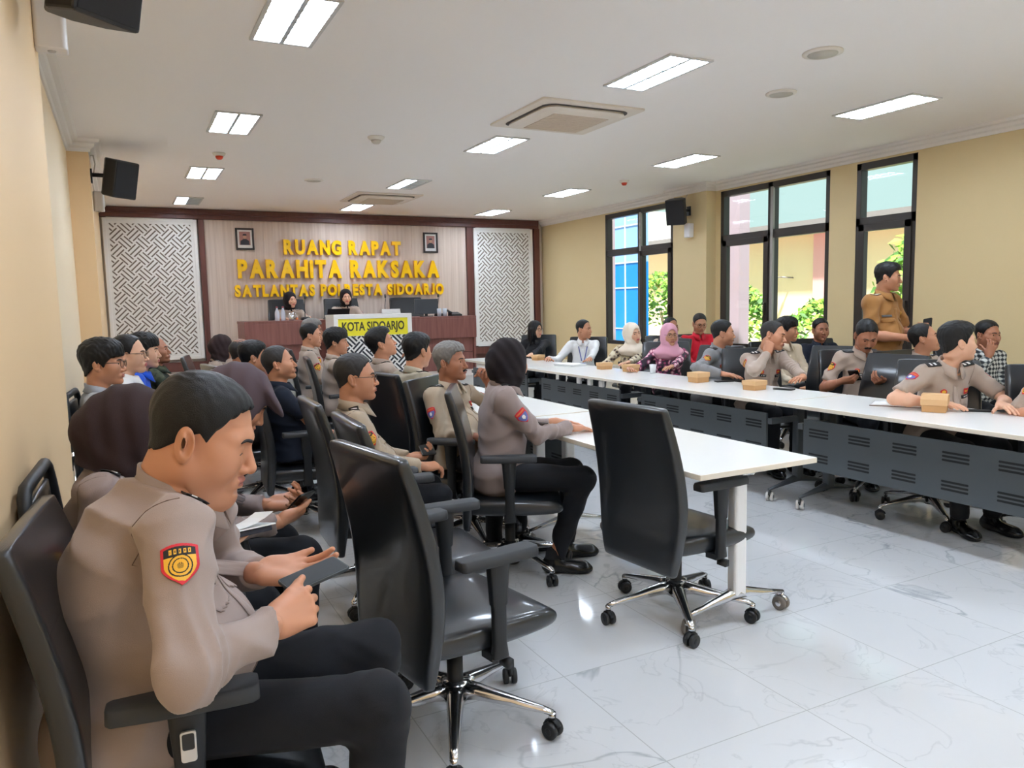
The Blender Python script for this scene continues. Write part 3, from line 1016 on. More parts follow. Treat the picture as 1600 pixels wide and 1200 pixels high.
table(2.05, 2.72, 4.19, 5.99, 'second white table of the left row, behind the woman in the dark head scarf', LG, True, 2.62)
table(2.05, 2.72, 6.02, 7.82, 'third white table of the left row, farthest from the camera', LG, True, 2.62)
RG = 'white topped tables with grey panels, right row'
table(3.96, 4.68, 1.98, 3.795, 'nearest white table with grey panel in the right row, cut by the right edge', RG, False, 4.06, lx=4.34)
table(3.96, 4.68, 3.81, 5.605, 'white table with grey panel under the wrist-on-cheek officer, second of the right row', RG, False, 4.06, lx=4.34)
table(3.96, 4.68, 5.62, 7.42, 'white table with grey panel in front of the two seated women in pale head scarves', RG, False, 4.06, lx=4.34)
table(3.96, 4.68, 7.435, 9.25, 'farthest white table with grey panel in the right row', RG, False, 4.06, lx=4.34)

# ------------------------------------------------------------------ things on the tables
TT = 0.741
M_BOX = mat('kraft_card', (196, 150, 100), 0.75, bump=0.1, bscale=120)
M_BOXL = mat('kraft_card_light', (212, 170, 122), 0.75)
def snack_box(x, y, rz, label, s=1.0, open_=False, hgt=.062):
    t = thing('snack_box', label, 'box', (x, y, TT), rz, 'brown card snack boxes on the right row tables')
    a, b, h = .068 * s, .062 * s, (hgt + .008) * s
    e = .0015
    bd = MB().loft([[(u * k, v * k, z) for u, v in ((-a, -b), (a, -b), (a, b), (-a, b))] for z, k in ((0, .94), (h * .75, 1))], smooth=False)
    bd.build('tray', M_BOX, t)
    ld = MB()
    A, B = a + .004, b + .004
    ld.loft([[(u * k, v * k, z) for u, v in ((-A, -B), (A, -B), (A, B), (-A, B))] for z, k in ((h * .55, 1.0), (h, 1.0), (h + .004, .96))], smooth=False)
    if open_:
        ld.prism([(-A, h), (A, h), (A * .55, h + .03), (-A * .55, h + .03)], 1, -B, B)
    ld.build('lid', M_BOXL, t, bevel=.0015)
    return t
snack_box(4.40, 2.94, .5, 'peaked brown card snack box nearest the camera, in front of the short-sleeved officer', 1.1, True)
snack_box(4.38, 4.42, .1, 'brown card snack box in front of the officer resting cheek on fist', 1.0)
snack_box(4.42, 5.12, .05, 'brown card snack box in front of the officer in the grey shirt', 1.0, False, .075)
snack_box(4.58, 6.33, .2, 'brown card snack box before the pink head scarf, nearer of the two side by side', .95)
snack_box(4.52, 6.72, -.1, 'brown card snack box in front of the woman in the cream head scarf', .95)
snack_box(4.62, 8.35, .2, 'brown card snack box in front of the man in the white shirt', .9)
snack_box(4.50, 9.0, .1, 'brown card snack box at the far end before the woman in black', .8)

def pane(name, label, cat, pts, th, m, z=TT, rz=0, loc=(0, 0), group=None, bev=.0008):
    o = MB().prism(pts, 2, 0, th).build(name, m, None, bevel=bev)
    o.location = (loc[0], loc[1], z)
    o.rotation_euler = (0, 0, rz)
    return tag(o, label, cat, group)
M_PAPER = mat('paper_white', (244, 244, 242), 0.7)
M_PHONE = mat('phone_black', (18, 20, 24), 0.18)
nb = thing('open_notebook', 'open white notebook lying before the short-sleeved officer', 'notebook', (4.46, 3.24, TT), .5)
MB().box(-.105, .105, -.15, .15, 0, .004).build('cover', mat('notebook_cover', (120, 84, 70), 0.6), nb, bevel=.001)
pg = MB()
for s in (-1, 1):
    pg.loft([[(x, s * y, z) for x, z in ((-.1, .004), (.1, .004), (.1, .004 + h), (-.1, .004 + h))] for y, h in ((.002, .004), (.03, .012), (.08, .010), (.145, .003))])
pg.build('pages', M_PAPER, nb)
phone_poly = rrect(.037, .078, .009, 4)
def phone(label, loc, z=TT, rz=0, m4=None, case=M_PHONE):
    t = thing('smartphone', label, 'phone', (loc[0], loc[1], z), rz)
    MB().prism(phone_poly, 2, 0, .008).build('case', case, t, bevel=.0015)
    MB().prism(rrect(.034, .074, .007, 4), 2, .0079, .0086).build('screen', mat('phone_screen', (26, 29, 30), 0.5, spec=.25), t)
    if m4 is not None:
        t.matrix_world = m4
    return t
phone('black phone lying on the table beside the grey-shirted officer', (4.6, 5.0), rz=1.2)
phone('black phone beside the peaked snack box', (4.58, 2.80), rz=.7)
phone('black phone near the cheek-on-fist officer, beyond the box', (4.55, 4.28), rz=.3)
bk = thing('paper_stack', 'stack of white papers in front of the woman in the cream head scarf', 'papers', (4.48, 7.35, TT), .15)
for k in range(4):
    MB().box(-.11, .11, -.16, .16, k * .006, k * .006 + .005).build('sheet', M_PAPER if k % 2 else mat('paper_grey', (226, 228, 226), .7), bk).rotation_euler = (0, 0, .05 * (k - 1.5))
cu = thing('plastic_cup', 'clear plastic cup beside the pink head scarf', 'cup', (4.62, 6.02, TT))
MB().lathe([(.026, 0), (.035, .085), (.033, .085), (.025, .004)]).build('cup_wall', mat('clear_cup', (236, 238, 240), 0.15), cu)
MB().lathe([(.0, .085), (.036, .085), (.036, .088), (0, .09)]).build('lid_film', mat('cup_lid', (230, 234, 240), 0.2), cu)
pane('paper_sheet', 'white sheet under the hands of the woman in the dark head scarf', 'paper', [(-.1, -.15), (.1, -.15), (.1, .15), (-.1, .15)], .001, M_PAPER, TT, .3, (2.42, 3.42), bev=0)

# power sockets: two small white adapters under the far right table
for i, (yy, lab) in enumerate(((6.05, 'small white plug hanging under the right row table, nearest of three'), (6.25, 'small white plug under the right row table, middle of three'), (6.45, 'small white plug under the right row table, farthest of three'))):
    o = MB().box(4.02, 4.05, yy - .03, yy + .03, .642, .70).build('power_plug', M_WHITE, None, bevel=.004)
    tag(o, lab, 'plug', 'plugs under the right row table')

# on the stage desk
def bottle(x, y, label):
    t = thing('water_bottle', label, 'bottle', (x, y, DT), 0, 'water bottles on the stage desk')
    MB().lathe([(0, 0), (.03, 0), (.032, .01), (.032, .1), (.028, .13), (.013, .165), (.013, .18), (0, .18)], n=16).build('body', mat('bottle_clear', (214, 216, 226), 0.15), t)
    MB().lathe([(0, .178), (.0145, .178), (.0145, .198), (0, .2)], n=12).build('cap', mat('bottle_cap', (180, 80, 90), .4), t)
bottle(1.93, 11.0, 'water bottle on the stage desk, leftmost')
bottle(2.02, 11.05, 'water bottle on the stage desk, beside the left seated woman')
cupb = thing('silver_mug', 'silver mug on the stage desk beside the bottles', 'mug', (2.12, 10.98, DT))
MB().lathe([(0, 0), (.035, 0), (.038, .01), (.04, .11), (.036, .11), (.034, .01), (0, .01)]).build('cup_wall', M_CHR, cupb)
MB().tube([(.04, 0, .09), (.065, 0, .085), (.068, 0, .045), (.04, 0, .03)], .005, 8).build('handle', M_CHR, cupb)
def gooseneck(x, y, label):
    t = thing('conference_microphone', label, 'microphone', (x, y, DT), 0, 'gooseneck microphones on the stage desk')
    MB().loft([[(a, b, z) for a, b in rrect(.06 * k, .07 * k, .02)] for z, k in ((0, 1), (.03, .95), (.045, .8))]).build('base', M_PLA, t)
    MB().tube([(0, .03, .04), (0, .03, .18), (0, -.0, .26), (.01, .03, .30)], .006, 8).build('neck', M_PLA, t)
    MB().tube([(.01, .03, .30), (.015, .05, .345)], [.013, .014], 10).build('mic_head', M_CAST, t)
gooseneck(2.32, 11.0, 'black gooseneck microphone in front of the left stage woman')
gooseneck(3.52, 11.05, 'black gooseneck microphone in front of the right stage woman')
gooseneck(4.45, 11.25, 'black gooseneck microphone by the empty stage chair')
lt = thing('laptop', 'dark laptop standing open on the stage desk left of the lectern', 'laptop', (2.78, 11.0, DT))
MB().box(-.16, .16, 0, .23, 0, .016).build('keyboard_base', M_PLA, lt, bevel=.003)
MB().prism([(-.02, .014), (-.012, .014), (-.082, .15), (-.09, .15)], 0, -.16, .16).build('screen_lid', M_PLA, lt)
np_ = thing('name_plate', 'white folded name plate on the stage desk', 'name plate', (3.56, 10.92, DT))
MB().prism([(-.04, 0), (.04, 0), (.003, .13), (-.003, .13)], 0, -.14, .14).build('card', M_PAPER, np_)
MB().box(-.09, .09, -.029, -.0225, .045, .062).build('ink_line', mat('ink_grey', (130, 134, 150), .6), np_)
mn = thing('desk_monitor', 'dark monitor on the stage desk before the empty chair', 'monitor', (4.18, 11.08, DT))
MB().box(-.19, .19, -.01, .02, .04, .27).build('screen', [mat('monitor_grey', (70, 76, 84), .3)], mn, bevel=.006)
MB().box(-.09, .09, -.05, .07, 0, .012).box(-.02, .02, 0, .025, .01, .08).build('stand', M_PLA, mn)
ph = thing('desk_telephone', 'black desk telephone at the right end of the stage desk', 'telephone', (4.60, 10.95, DT))
MB().prism([(-.09, 0), (.09, 0), (.09, .06), (-.09, .025)], 0, -.08, .08).build('body', M_PLA, ph)
MB().tube([(-.085, -.05, .05), (-.085, .05, .075), (-.085, .09, .085)], [.02, .015, .02], 8).build('handset', M_CAST, ph)
for x, lab in ((4.33, 'clear glass tumbler before the monitor on the stage desk'), (4.42, 'glass tumbler right of the monitor on the stage desk')):
    g = MB().lathe([(0, 0), (.03, 0), (.034, .12), (.031, .12), (.028, .008), (0, .008)], n=16).build('glass_tumbler', mat('glass_pale', (206, 212, 222), .1))
    g.location = (x, 10.93, DT)
    tag(g, lab, 'glass', 'tumblers on the stage desk')

# ------------------------------------------------------------------ empty chairs in front
chair(.94, 2.33, math.radians(10), 'large empty black office chair in front, beside the man with the phone')
chair(2.20, 2.70, math.radians(6), 'empty black office chair pulled up to the near end of the left table')
chair(1.07, 2.96, math.radians(-2), 'empty black office chair directly behind the large front one, in its row')
# ------------------------------------------------------------------ signed-distance figures
f4 = np.float32
def snet(F, xs, ys, zs):
    s = F < 0
    c = np.zeros(tuple(n - 1 for n in F.shape), np.int8)
    for a in (0, 1):
        for b in (0, 1):
            for d in (0, 1):
                c += s[a:F.shape[0] - 1 + a, b:F.shape[1] - 1 + b, d:F.shape[2] - 1 + d]
    act = (c > 0) & (c < 8)
    idx = np.full(act.shape, -1, np.int32)
    I, J, K = np.nonzero(act)
    n = len(I)
    idx[I, J, K] = np.arange(n)
    P = np.zeros((n, 3), f4)
    cnt = np.zeros(n, f4)
    corners = [(a, b, d) for a in (0, 1) for b in (0, 1) for d in (0, 1)]
    for p in corners:
        for ax in range(3):
            if p[ax]:
                continue
            q = list(p); q[ax] = 1
            fa = F[I + p[0], J + p[1], K + p[2]]
            fb = F[I + q[0], J + q[1], K + q[2]]
            m = (fa < 0) != (fb < 0)
            t = np.where(m, fa / np.where(m, fa - fb, 1), 0)
            for k in range(3):
                P[:, k] += np.where(m, p[k] + (t if k == ax else 0), 0)
            cnt += m
    P /= cnt[:, None]
    V = np.stack([xs[I] + P[:, 0] * (xs[I + 1] - xs[I]), ys[J] + P[:, 1] * (ys[J + 1] - ys[J]), zs[K] + P[:, 2] * (zs[K + 1] - zs[K])], 1)
    Q = []
    for ax in range(3):
        sl0 = [slice(None)] * 3; sl1 = [slice(None)] * 3
        sl0[ax] = slice(0, -1); sl1[ax] = slice(1, None)
        a, b = s[tuple(sl0)], s[tuple(sl1)]
        o1, o2 = [(1, 2), (2, 0), (0, 1)][ax]
        df = a != b
        inner = [slice(None)] * 3
        inner[o1] = slice(1, -1); inner[o2] = slice(1, -1)
        m = np.zeros_like(df)
        m[tuple(inner)] = df[tuple(inner)]
        G = list(np.nonzero(m))
        if not len(G[0]):
            continue
        sg = a[tuple(G)]
        def cell(d1, d2):
            H_ = [g.copy() for g in G]
            H_[o1] -= d1; H_[o2] -= d2
            return idx[tuple(H_)]
        q = np.stack([cell(1, 1), cell(0, 1), cell(0, 0), cell(1, 0)], 1)
        q[~sg] = q[~sg][:, ::-1]
        Q.append(q)
    Q = np.concatenate(Q) if Q else np.zeros((0, 4), np.int32)
    return V, Q[(Q >= 0).all(1)]

def grid(lo, hi, h):
    ax = [np.arange(lo[k], hi[k] + h, h, dtype=f4) for k in range(3)]
    X, Y_, Z = ax[0][:, None, None], ax[1][None, :, None], ax[2][None, None, :]
    return ax, (X, Y_, Z)

def cone(G, a, b, r1, r2=None, k=None):
    X, Y_, Z = G
    r2 = r1 if r2 is None else r2
    a = [float(v) for v in a]; b = [float(v) for v in b]
    ba = [b[i] - a[i] for i in range(3)]
    L = sum(v * v for v in ba) + 1e-9
    px, py, pz = X - f4(a[0]), Y_ - f4(a[1]), Z - f4(a[2])
    h = np.clip((px * f4(ba[0]) + py * f4(ba[1]) + pz * f4(ba[2])) / f4(L), 0, 1)
    dx = px - h * f4(ba[0]); dy = py - h * f4(ba[1]); dz = pz - h * f4(ba[2])
    return np.sqrt(dx * dx + dy * dy + dz * dz) - (f4(r1) + h * f4(r2 - r1))

def ell(G, c, r, R=None):
    X, Y_, Z = G
    px, py, pz = X - f4(c[0]), Y_ - f4(c[1]), Z - f4(c[2])
    if R is not None:   # rows = axes of the ellipsoid
        px, py, pz = [px * f4(R[i][0]) + py * f4(R[i][1]) + pz * f4(R[i][2]) for i in range(3)]
    qx, qy, qz = px / f4(r[0]), py / f4(r[1]), pz / f4(r[2])
    k0 = np.sqrt(qx * qx + qy * qy + qz * qz)
    qx, qy, qz = qx / f4(r[0]), qy / f4(r[1]), qz / f4(r[2])
    k1 = np.sqrt(qx * qx + qy * qy + qz * qz) + f4(1e-6)
    return k0 * (k0 - 1) / k1

def smin(a, b, k):
    h = np.clip(0.5 + 0.5 * (b - a) / f4(k), 0, 1)
    return b * (1 - h) + a * h - f4(k) * h * (1 - h)
def smax(a, b, k):
    return -smin(-a, -b, k)
def plane(G, p, n):
    X, Y_, Z = G
    return (X - f4(p[0])) * f4(n[0]) + (Y_ - f4(p[1])) * f4(n[1]) + (Z - f4(p[2])) * f4(n[2])
def rotm(yaw=0, pitch=0, roll=0):
    """local forward +x; pitch>0 looks down; returns numpy 3x3 (columns = axes)"""
    return np.array(Matrix.Rotation(yaw, 3, 'Z') @ Matrix.Rotation(pitch, 3, 'Y') @ Matrix.Rotation(roll, 3, 'X'))

# ------------------------------------------------------------------ head templates (head frame: x forward, y left, z up, origin between the ears)
def head_sdf(G, ch=0.0, fem=0.0, nose=1.0, lids=False, ears=True):
    """ch = chubbiness 0..1"""
    X, Y_, Z = G
    if ch > .5:       # longer lower face
        Z = np.where(Z < 0, Z / f4(1.09), Z)
        G = (X, Y_, Z)
    AY = np.abs(Y_)
    S2 = (X, AY, Z)
    d = ell(G, (-.012, 0, .036), (.097, .076 + .003 * ch, .086))
    d = smin(d, ell(G, (.028, 0, -.025), (.064, .062 + .008 * ch, .082)), .03)
    d = smin(d, cone(S2, (-.005, .046 + .010 * ch, -.052), (.058, .014, -.094), .022 + .008 * ch - .002 * fem, .020 + .004 * ch), .03)
    d = smin(d, ell(S2, (.050, .040 + .004 * ch, -.034), (.036, .026 + .004 * ch, .034 + .004 * ch)), .025)      # cheeks
    d = smin(d, cone(G, (.074, 0, -.098), (.074, 0, -.096), .022 + .002 * ch), .02)                     # chin
    d = smin(d, cone(S2, (.083, .008, .020), (.066, .046, .016), .0125 - .003 * fem, .011), .02)     # brow
    d = smax(d, -ell(S2, (.104, .032, .000), (.020, .019, .012)), .014)       # sockets
    d = smin(d, cone(S2, (.045, .052, -.012), (.066, .040, -.022), .016, .016), .02)      # cheekbone
    # neck
    d = smin(d, cone(G, (-.028, 0, -.050), (-.040, 0, -.20), .054 + .010 * ch - .007 * fem, .058 + .012 * ch - .008 * fem), .03)
    if ch > .5:
        d = smin(d, ell(G, (.026, 0, -.110), (.058, .056, .034)), .03)      # double chin
        d = smin(d, cone(G, (-.01, 0, -.09), (-.02, 0, -.20), .062, .070), .04)
    # nose
    d = smin(d, cone(G, (.088, 0, .006), (.1085 * 1.0, 0, -.036), .0065, .0115 * nose), .010)
    d = smin(d, ell(S2, (.096, .0125, -.042), (.012, .0085 * nose, .008)), .006)
    d = smax(d, -ell(S2, (.103, .0075, -.0495), (.006, .0045, .005)), .003)
    # eyelids
    d = smin(d, ell(S2, (.0745, .0315, -.001), (.0135, .0165, .0105)), .006)
    if lids:
        d = smax(d, -ell(S2, (.0905, .0315, -.0078), (.0065, .0135, .0012)), .0015)      # lowered lids
    else:
        d = smax(d, -ell(S2, (.0905, .0315, -.0015), (.007, .0125, .0036)), .0025)
    # mouth
    d = smin(d, ell(G, (.081, 0, -.068), (.020, .034, .019)), .012)
    d = smin(d, ell(S2, (.096, .006, -.0625), (.0085, .018, .0052)), .005)
    d = smin(d, ell(G, (.095, 0, -.0735), (.0090, .020, .0062)), .005)
    d = smax(d, -ell(G, (.106, 0, -.0682), (.010, .0235, .0016)), .002)
    d = smax(d, -ell(G, (.098, 0, -.085), (.008, .02, .005)), .008)
    # ears
    if ch > .5:
        S2 = (X / f4(1.0), AY, (Z + f4(.006)) / f4(1.1) - f4(.006))
    ca, sa = math.cos(.22), math.sin(.22)
    R = [[ca, 0.25, sa], [-.25, 1, 0], [-sa, 0, ca]]
    e = ell(S2, (-.014, .0805 + .008 * ch, -.006), (.0205, .0095, .0325), R)
    e = smin(e, ell(S2, (-.004, .074 + .004 * ch, -.032), (.010, .006, .010)), .008)
    e = smax(e, -ell(S2, (-.009, .0905 + .008 * ch, -.003), (.0130, .0105, .0225), R), .004)
    e = smin(e, ell(S2, (-.016, .086 + .008 * ch, .0), (.006, .005, .016), R), .004)
    e = smin(e, ell(S2, (-.006, .078 + .004 * ch, -.006), (.006, .006, .010)), .004)
    return smin(d, e, .005) if ears else d

def cran(G, ch=0.0):
    X, Y_, Z = G
    d = ell(G, (-.012, 0, .036), (.097, .076 + .003 * ch, .086))
    d = smin(d, ell(G, (.028, 0, -.025), (.064, .062 + .008 * ch, .082)), .03)
    return smin(d, cone(G, (-.028, 0, -.050), (-.040, 0, -.20), .054 + .010 * ch, .058), .03)

def hair_sdf(G, style, ch=0.0):
    X, Y_, Z = G
    base = cran(G, ch)
    amp = {'short': .35, 'recede': .35, 'bald': .1, 'neat': .75, 'fringe': 1.}[style]
    wob = f4(amp) * (f4(.0011) * np.sin(X * 170 + np.sin(Z * 70 + Y_ * 45) * 2.4 + Y_ * 90 + np.sin(Y_ * 130)) + f4(.0010) * np.sin(Y_ * 290 + X * 75 + Z * 60 + np.sin(X * 95) * 2))
    xs = [-.13, -.10, -.075, -.04, -.012, .006, .022, .034, .05, .07, .095, .13]
    if style == 'short':
        zl = [-.052, -.050, -.044, -.014, .014, .022, .000, .034, .056, .080, .088, .092]; top, side = .012, .0035
    elif style == 'neat':
        zl = [-.070, -.066, -.056, -.022, .012, .012, -.014, .022, .046, .066, .070, .072]; top, side = .022, .006
    elif style == 'recede':
        zl = [-.060, -.058, -.050, -.018, .014, .020, .000, .030, .072, .105, .14, .16]; top, side = .009, .0045
    elif style == 'bald':
        zl = [-.060, -.058, -.050, -.018, .014, .020, .004, .036, .105, .15, .18, .2]; top, side = .005, .006
    elif style == 'fringe':
        zl = [-.075, -.070, -.058, -.024, .004, .004, -.020, .010, .028, .036, .040, .045]; top, side = .028, .012
    zline = np.interp(X, np.array(xs), np.array(zl)).astype(f4)
    up_ = np.clip((Z - .02) / .08, 0, 1)
    thick = side + (top - side) * up_
    if style == 'bald':
        thick = side * np.clip(1 - (Z - .05) / .05, 0.0, 1)
    front = np.clip((X - .02) / .06, 0, 1) * up_
    if style in ('neat', 'fringe'):
        thick = thick + .010 * front
    d = base - thick.astype(f4) + wob
    d = smax(d, zline - Z + f4(.003) * np.sin(Y_ * 260 + X * 90), .006)
    return np.maximum(d, -(base + .006))

def hijab_sdf(G, style='tuck', ch=0.0):
    """scarf round head and neck; face opening in front"""
    X, Y_, Z = G
    AY = np.abs(Y_)
    d = ell(G, (-.014, 0, .036), (.112, .092, .101))
    d = smin(d, ell(G, (.012, 0, -.03), (.080, .086, .10)), .03)
    d = smin(d, ell(G, (-.085, 0, -.012), (.062, .064, .066)), .05)      # bun at the back
    if style == 'tuck':
        d = smin(d, cone(G, (-.02, 0, -.06), (-.035, 0, -.20), .078, .078), .05)
    elif style == 'drape':
        d = smin(d, cone(G, (-.015, 0, -.07), (-.02, 0, -.17), .084, .105), .05)
        d = smin(d, ell(G, (.0, 0, -.21), (.135, .175, .075)), .06)
    elif style == 'visor':
        d = smin(d, cone(G, (-.02, 0, -.06), (-.035, 0, -.20), .080, .085), .05)
        d = smin(d, ell(G, (.085, 0, .062), (.098, .094, .022), [[.88, 0, -.47], [0, 1, 0], [.47, 0, .88]]), .022)
    fold = f4(.0035) * np.sin(Z * 85 + np.sin(Y_ * 25) * 2 + X * 30) * np.clip((-Z - .01) / .06, 0, 1) + f4(.0022) * np.sin(X * 95 + Z * 60 + AY * 30) * np.clip((.06 - X) / .05, 0, 1)
    d = d + fold
    # face opening
    op = ell(G, (.115, 0, -.018), (.085, .0585 + .004 * ch, .088))
    d = smax(d, -op, .008)
    return np.maximum(d, -(d + .02))

TPL = {}
def tpl_head(key, h, ch=0., fem=0., nose=1., lids=False, ears=True):
    if key not in TPL:
        ax, G = grid((-.125, -.098, -.20), (.128, .098, .135), h)
        d = head_sdf(G, ch, fem, nose, lids, ears)
        d = smax(d, -.192 - G[2] + 0 * d, .004)
        V, Q = snet(d, *ax)
        C = V[Q].mean(1)
        mi = np.zeros(len(Q), np.int32)
        lip = ((C[:, 0] > .082) & (np.abs(C[:, 1]) < .0235 - .25 * np.abs(C[:, 2] + .068)) & (C[:, 2] > -.0785) & (C[:, 2] < -.0585) & (C[:, 0] > .104 - 17 * C[:, 1] ** 2 - .018))
        mi[lip] = 1
        if lids:
            mi[(np.abs(C[:, 2] + (.0088 if ch > .5 else .0080)) < .0017) & (np.abs(np.abs(C[:, 1]) - .0325) < .0135) & (C[:, 0] > .066)] = 2
        TPL[key] = (V, Q, mi)
    return TPL[key]
def tpl_hair(style, h, ch=0.):
    key = ('hair', style, h, ch)
    if key not in TPL:
        ax, G = grid((-.14, -.11, -.13), (.135, .11, .16), h)
        TPL[key] = snet(hair_sdf(G, style, ch), *ax)
    return TPL[key]
def tpl_hijab(style, h, ch=0.):
    key = ('hij', style, h)
    if key not in TPL:
        ax, G = grid((-.18, -.19, -.30), (.18, .19, .16), h)
        d = hijab_sdf(G, style, ch)
        if style == 'tuck' or style == 'visor':
            d = np.maximum(d, -.195 - G[2] + 0 * d)
        TPL[key] = snet(d, *ax)
    return TPL[key]
def tpl_longhair(h):
    key = ('long', h)
    if key not in TPL:
        ax, G = grid((-.17, -.14, -.36), (.14, .14, .16), h)
        X, Y_, Z = G
        d = cran(G) - .016
        d = smin(d, cone(G, (-.05, 0, -.05), (-.075, 0, -.30), .075, .05), .05)
        S2 = (X, np.abs(Y_), Z)
        d = smin(d, cone(S2, (.01, .082, .0), (.0, .085, -.25), .022, .018), .03)
        d = d + .002 * np.sin(Y_ * 200 + X * 120 + np.sin(Z * 20))
        d = smax(d, -ell(G, (.11, 0, -.03), (.10, .064, .10)), .01)
        TPL[key] = snet(np.maximum(d, -(d + .03)), *ax)
    return TPL[key]

# ------------------------------------------------------------------ hand templates (right hand: fingers +x, palm -z, thumb +y; origin at the wrist)
HPOSE = {
    #        finger bends (mcp, pip, dip)   thumb direction, thumb bend
    'cradle': ((14, 16, 12), (.90, .34, .10), 10),
    'pinch': ((46, 40, 22), (.90, .34, .02), 12),
    'flat': ((8, 10, 6), (.62, .72, -.25), 10),
    'relax': ((28, 34, 18), (.72, .55, -.42), 18),
    'grip': ((62, 62, 30), (.80, .22, -.56), 35),
    'hold': ((42, 48, 26), (.86, .42, .10), 12),
    'fist': ((82, 92, 50), (.80, .10, -.60), 50),
}
def tpl_hand(pose, h):
    key = ('hand', pose, h)
    if key in TPL:
        return TPL[key]
    bends, td, tb = HPOSE[pose]
    ax, G = grid((-.075, -.062, -.12), (.205, .085, .05), h)
    ky = [.030, .0095, -.0115, -.031]
    kx = [.088, .092, .087, .078]
    d = cone(G, (-.075, 0, 0), (-.005, 0, 0), .026, .0255)
    for y, x in zip(ky, kx):
        d = smin(d, cone(G, (.012, y * .55, 0), (x, y, .002), .0175, .0118), .014)
    d = smin(d, ell(G, (.030, .024, -.009), (.032, .017, .014)), .014)      # thumb ball
    d = smin(d, ell(G, (.034, -.022, -.008), (.034, .014, .012)), .014)
    ln = [(.043, .026, .021), (.047, .030, .022), (.044, .028, .022), (.035, .021, .019)]
    rr = [(.0098, .0090, .0082, .0070), (.0100, .0092, .0083, .0071), (.0096, .0088, .0080, .0068), (.0086, .0078, .0070, .0060)]
    spread = [.07, .01, -.05, -.12]
    fing = None
    for i in range(4):
        p = np.array([kx[i], ky[i], .001])
        a = 0
        f = None
        for j in range(3):
            a += math.radians(bends[j] * (1 + .06 * i))
            dr = np.array([math.cos(a) * math.cos(spread[i]), math.cos(a) * math.sin(spread[i]), -math.sin(a)])
            q = p + dr * ln[i][j]
            s = cone(G, p, q, rr[i][j], rr[i][j + 1])
            f = s if f is None else smin(f, s, .003)
            p = q
        fing = f if fing is None else np.minimum(fing, f)
    d = smin(d, fing, .006)
    td = np.array(td) / np.linalg.norm(td)
    p = np.array([.022, .026, -.008])
    q = p + td * .046
    t = cone(G, p, q, .0145, .0115)
    ax2 = np.cross(td, (0, 0, 1)); ax2 /= np.linalg.norm(ax2)
    R = np.array(Matrix.Rotation(-math.radians(tb), 3, Vector(ax2)))
    t1 = R @ td
    t2 = R @ t1
    t = smin(t, cone(G, q, q + t1 * .032, .0112, .0098), .004)
    t = smin(t, cone(G, q + t1 * .032, q + t1 * .032 + t2 * .022, .0096, .0076), .004)
    d = smin(d, t, .010)
    d = np.maximum(d, -.07 - G[0] + 0 * d)
    TPL[key] = snet(d, *ax)
    return TPL[key]
# ------------------------------------------------------------------ people
def norm(v):
    v = np.array(v, float)
    return v / (np.linalg.norm(v) + 1e-9)
SKIN = {
    'tan': mat('skin_tan', (196, 138, 106), 0.5, var=.05, vscale=14, sss=.08),
    'brown': mat('skin_brown', (168, 112, 84), 0.5, var=.05, vscale=14, sss=.08),
    'light': mat('skin_light', (222, 172, 142), 0.5, var=.04, vscale=14, sss=.08),
}
LIPS = {'tan': mat('lips_tan', (168, 100, 84), .45), 'brown': mat('lips_brown', (140, 82, 70), .45), 'light': mat('lips_light', (200, 110, 104), .45)}
HAIRM = {
    'black': mat('hair_black', (13, 12, 13), 0.45, spec=.35, bump=.7, bscale=420, var=.3, vscale=60),
    'dark': mat('hair_dark_grey', (42, 39, 38), 0.5, spec=.35, bump=.7, bscale=420, var=.35, vscale=60),
    'grey': mat('hair_grey', (118, 114, 110), 0.55, bump=.7, bscale=420, var=.35, vscale=60),
}
M_BROW = mat('brow_hair', (38, 30, 28), .7)
M_EYEW, M_IRIS = mat('eye_white', (216, 206, 200), .3), mat('iris_dark', (34, 22, 18), .2)
M_SHOE = mat('shoe_black_leather', (20, 20, 22), .22)
M_SOLE = mat('shoe_sole', (16, 16, 17), .7)
M_SOCK = mat('sock_black', (22, 22, 25), .9)
def cloth(name, rgb, rough=.8, b=.35):
    return mat('cloth_' + name, rgb, rough, bump=b, bscale=700, var=.05, vscale=5, sheen=.15 if sum(rgb) > 240 else .03, spec=.3)
C_POL = cloth('police_tan', (172, 154, 140))
C_POL2 = cloth('police_tan_warm', (176, 158, 136))
C_POLF = cloth('police_mauve_tan', (158, 140, 132))
C_SAT = cloth('security_grey', (136, 136, 138))
C_TRO = cloth('trousers_black', (19, 21, 27))
C_TROB = cloth('trousers_brown', (70, 58, 50))
C_HIJ = cloth('scarf_dark_brown', (52, 38, 39), .85)
C_HIJB = cloth('scarf_black', (30, 23, 26), .85)
P_RED, P_BLK, P_YEL, P_WHT, P_BLU, P_ORG = (mat('patch_red', (206, 38, 52), .6), mat('patch_black', (30, 27, 28), .7), mat('patch_gold', (232, 176, 50), .5),
                                     mat('patch_white', (230, 228, 226), .6), mat('patch_blue', (96, 106, 168), .6), mat('patch_orange', (214, 110, 56), .6))

def bvh_of(V, Q):
    return BVHTree.FromPolygons([tuple(v) for v in V.tolist()], Q.tolist())

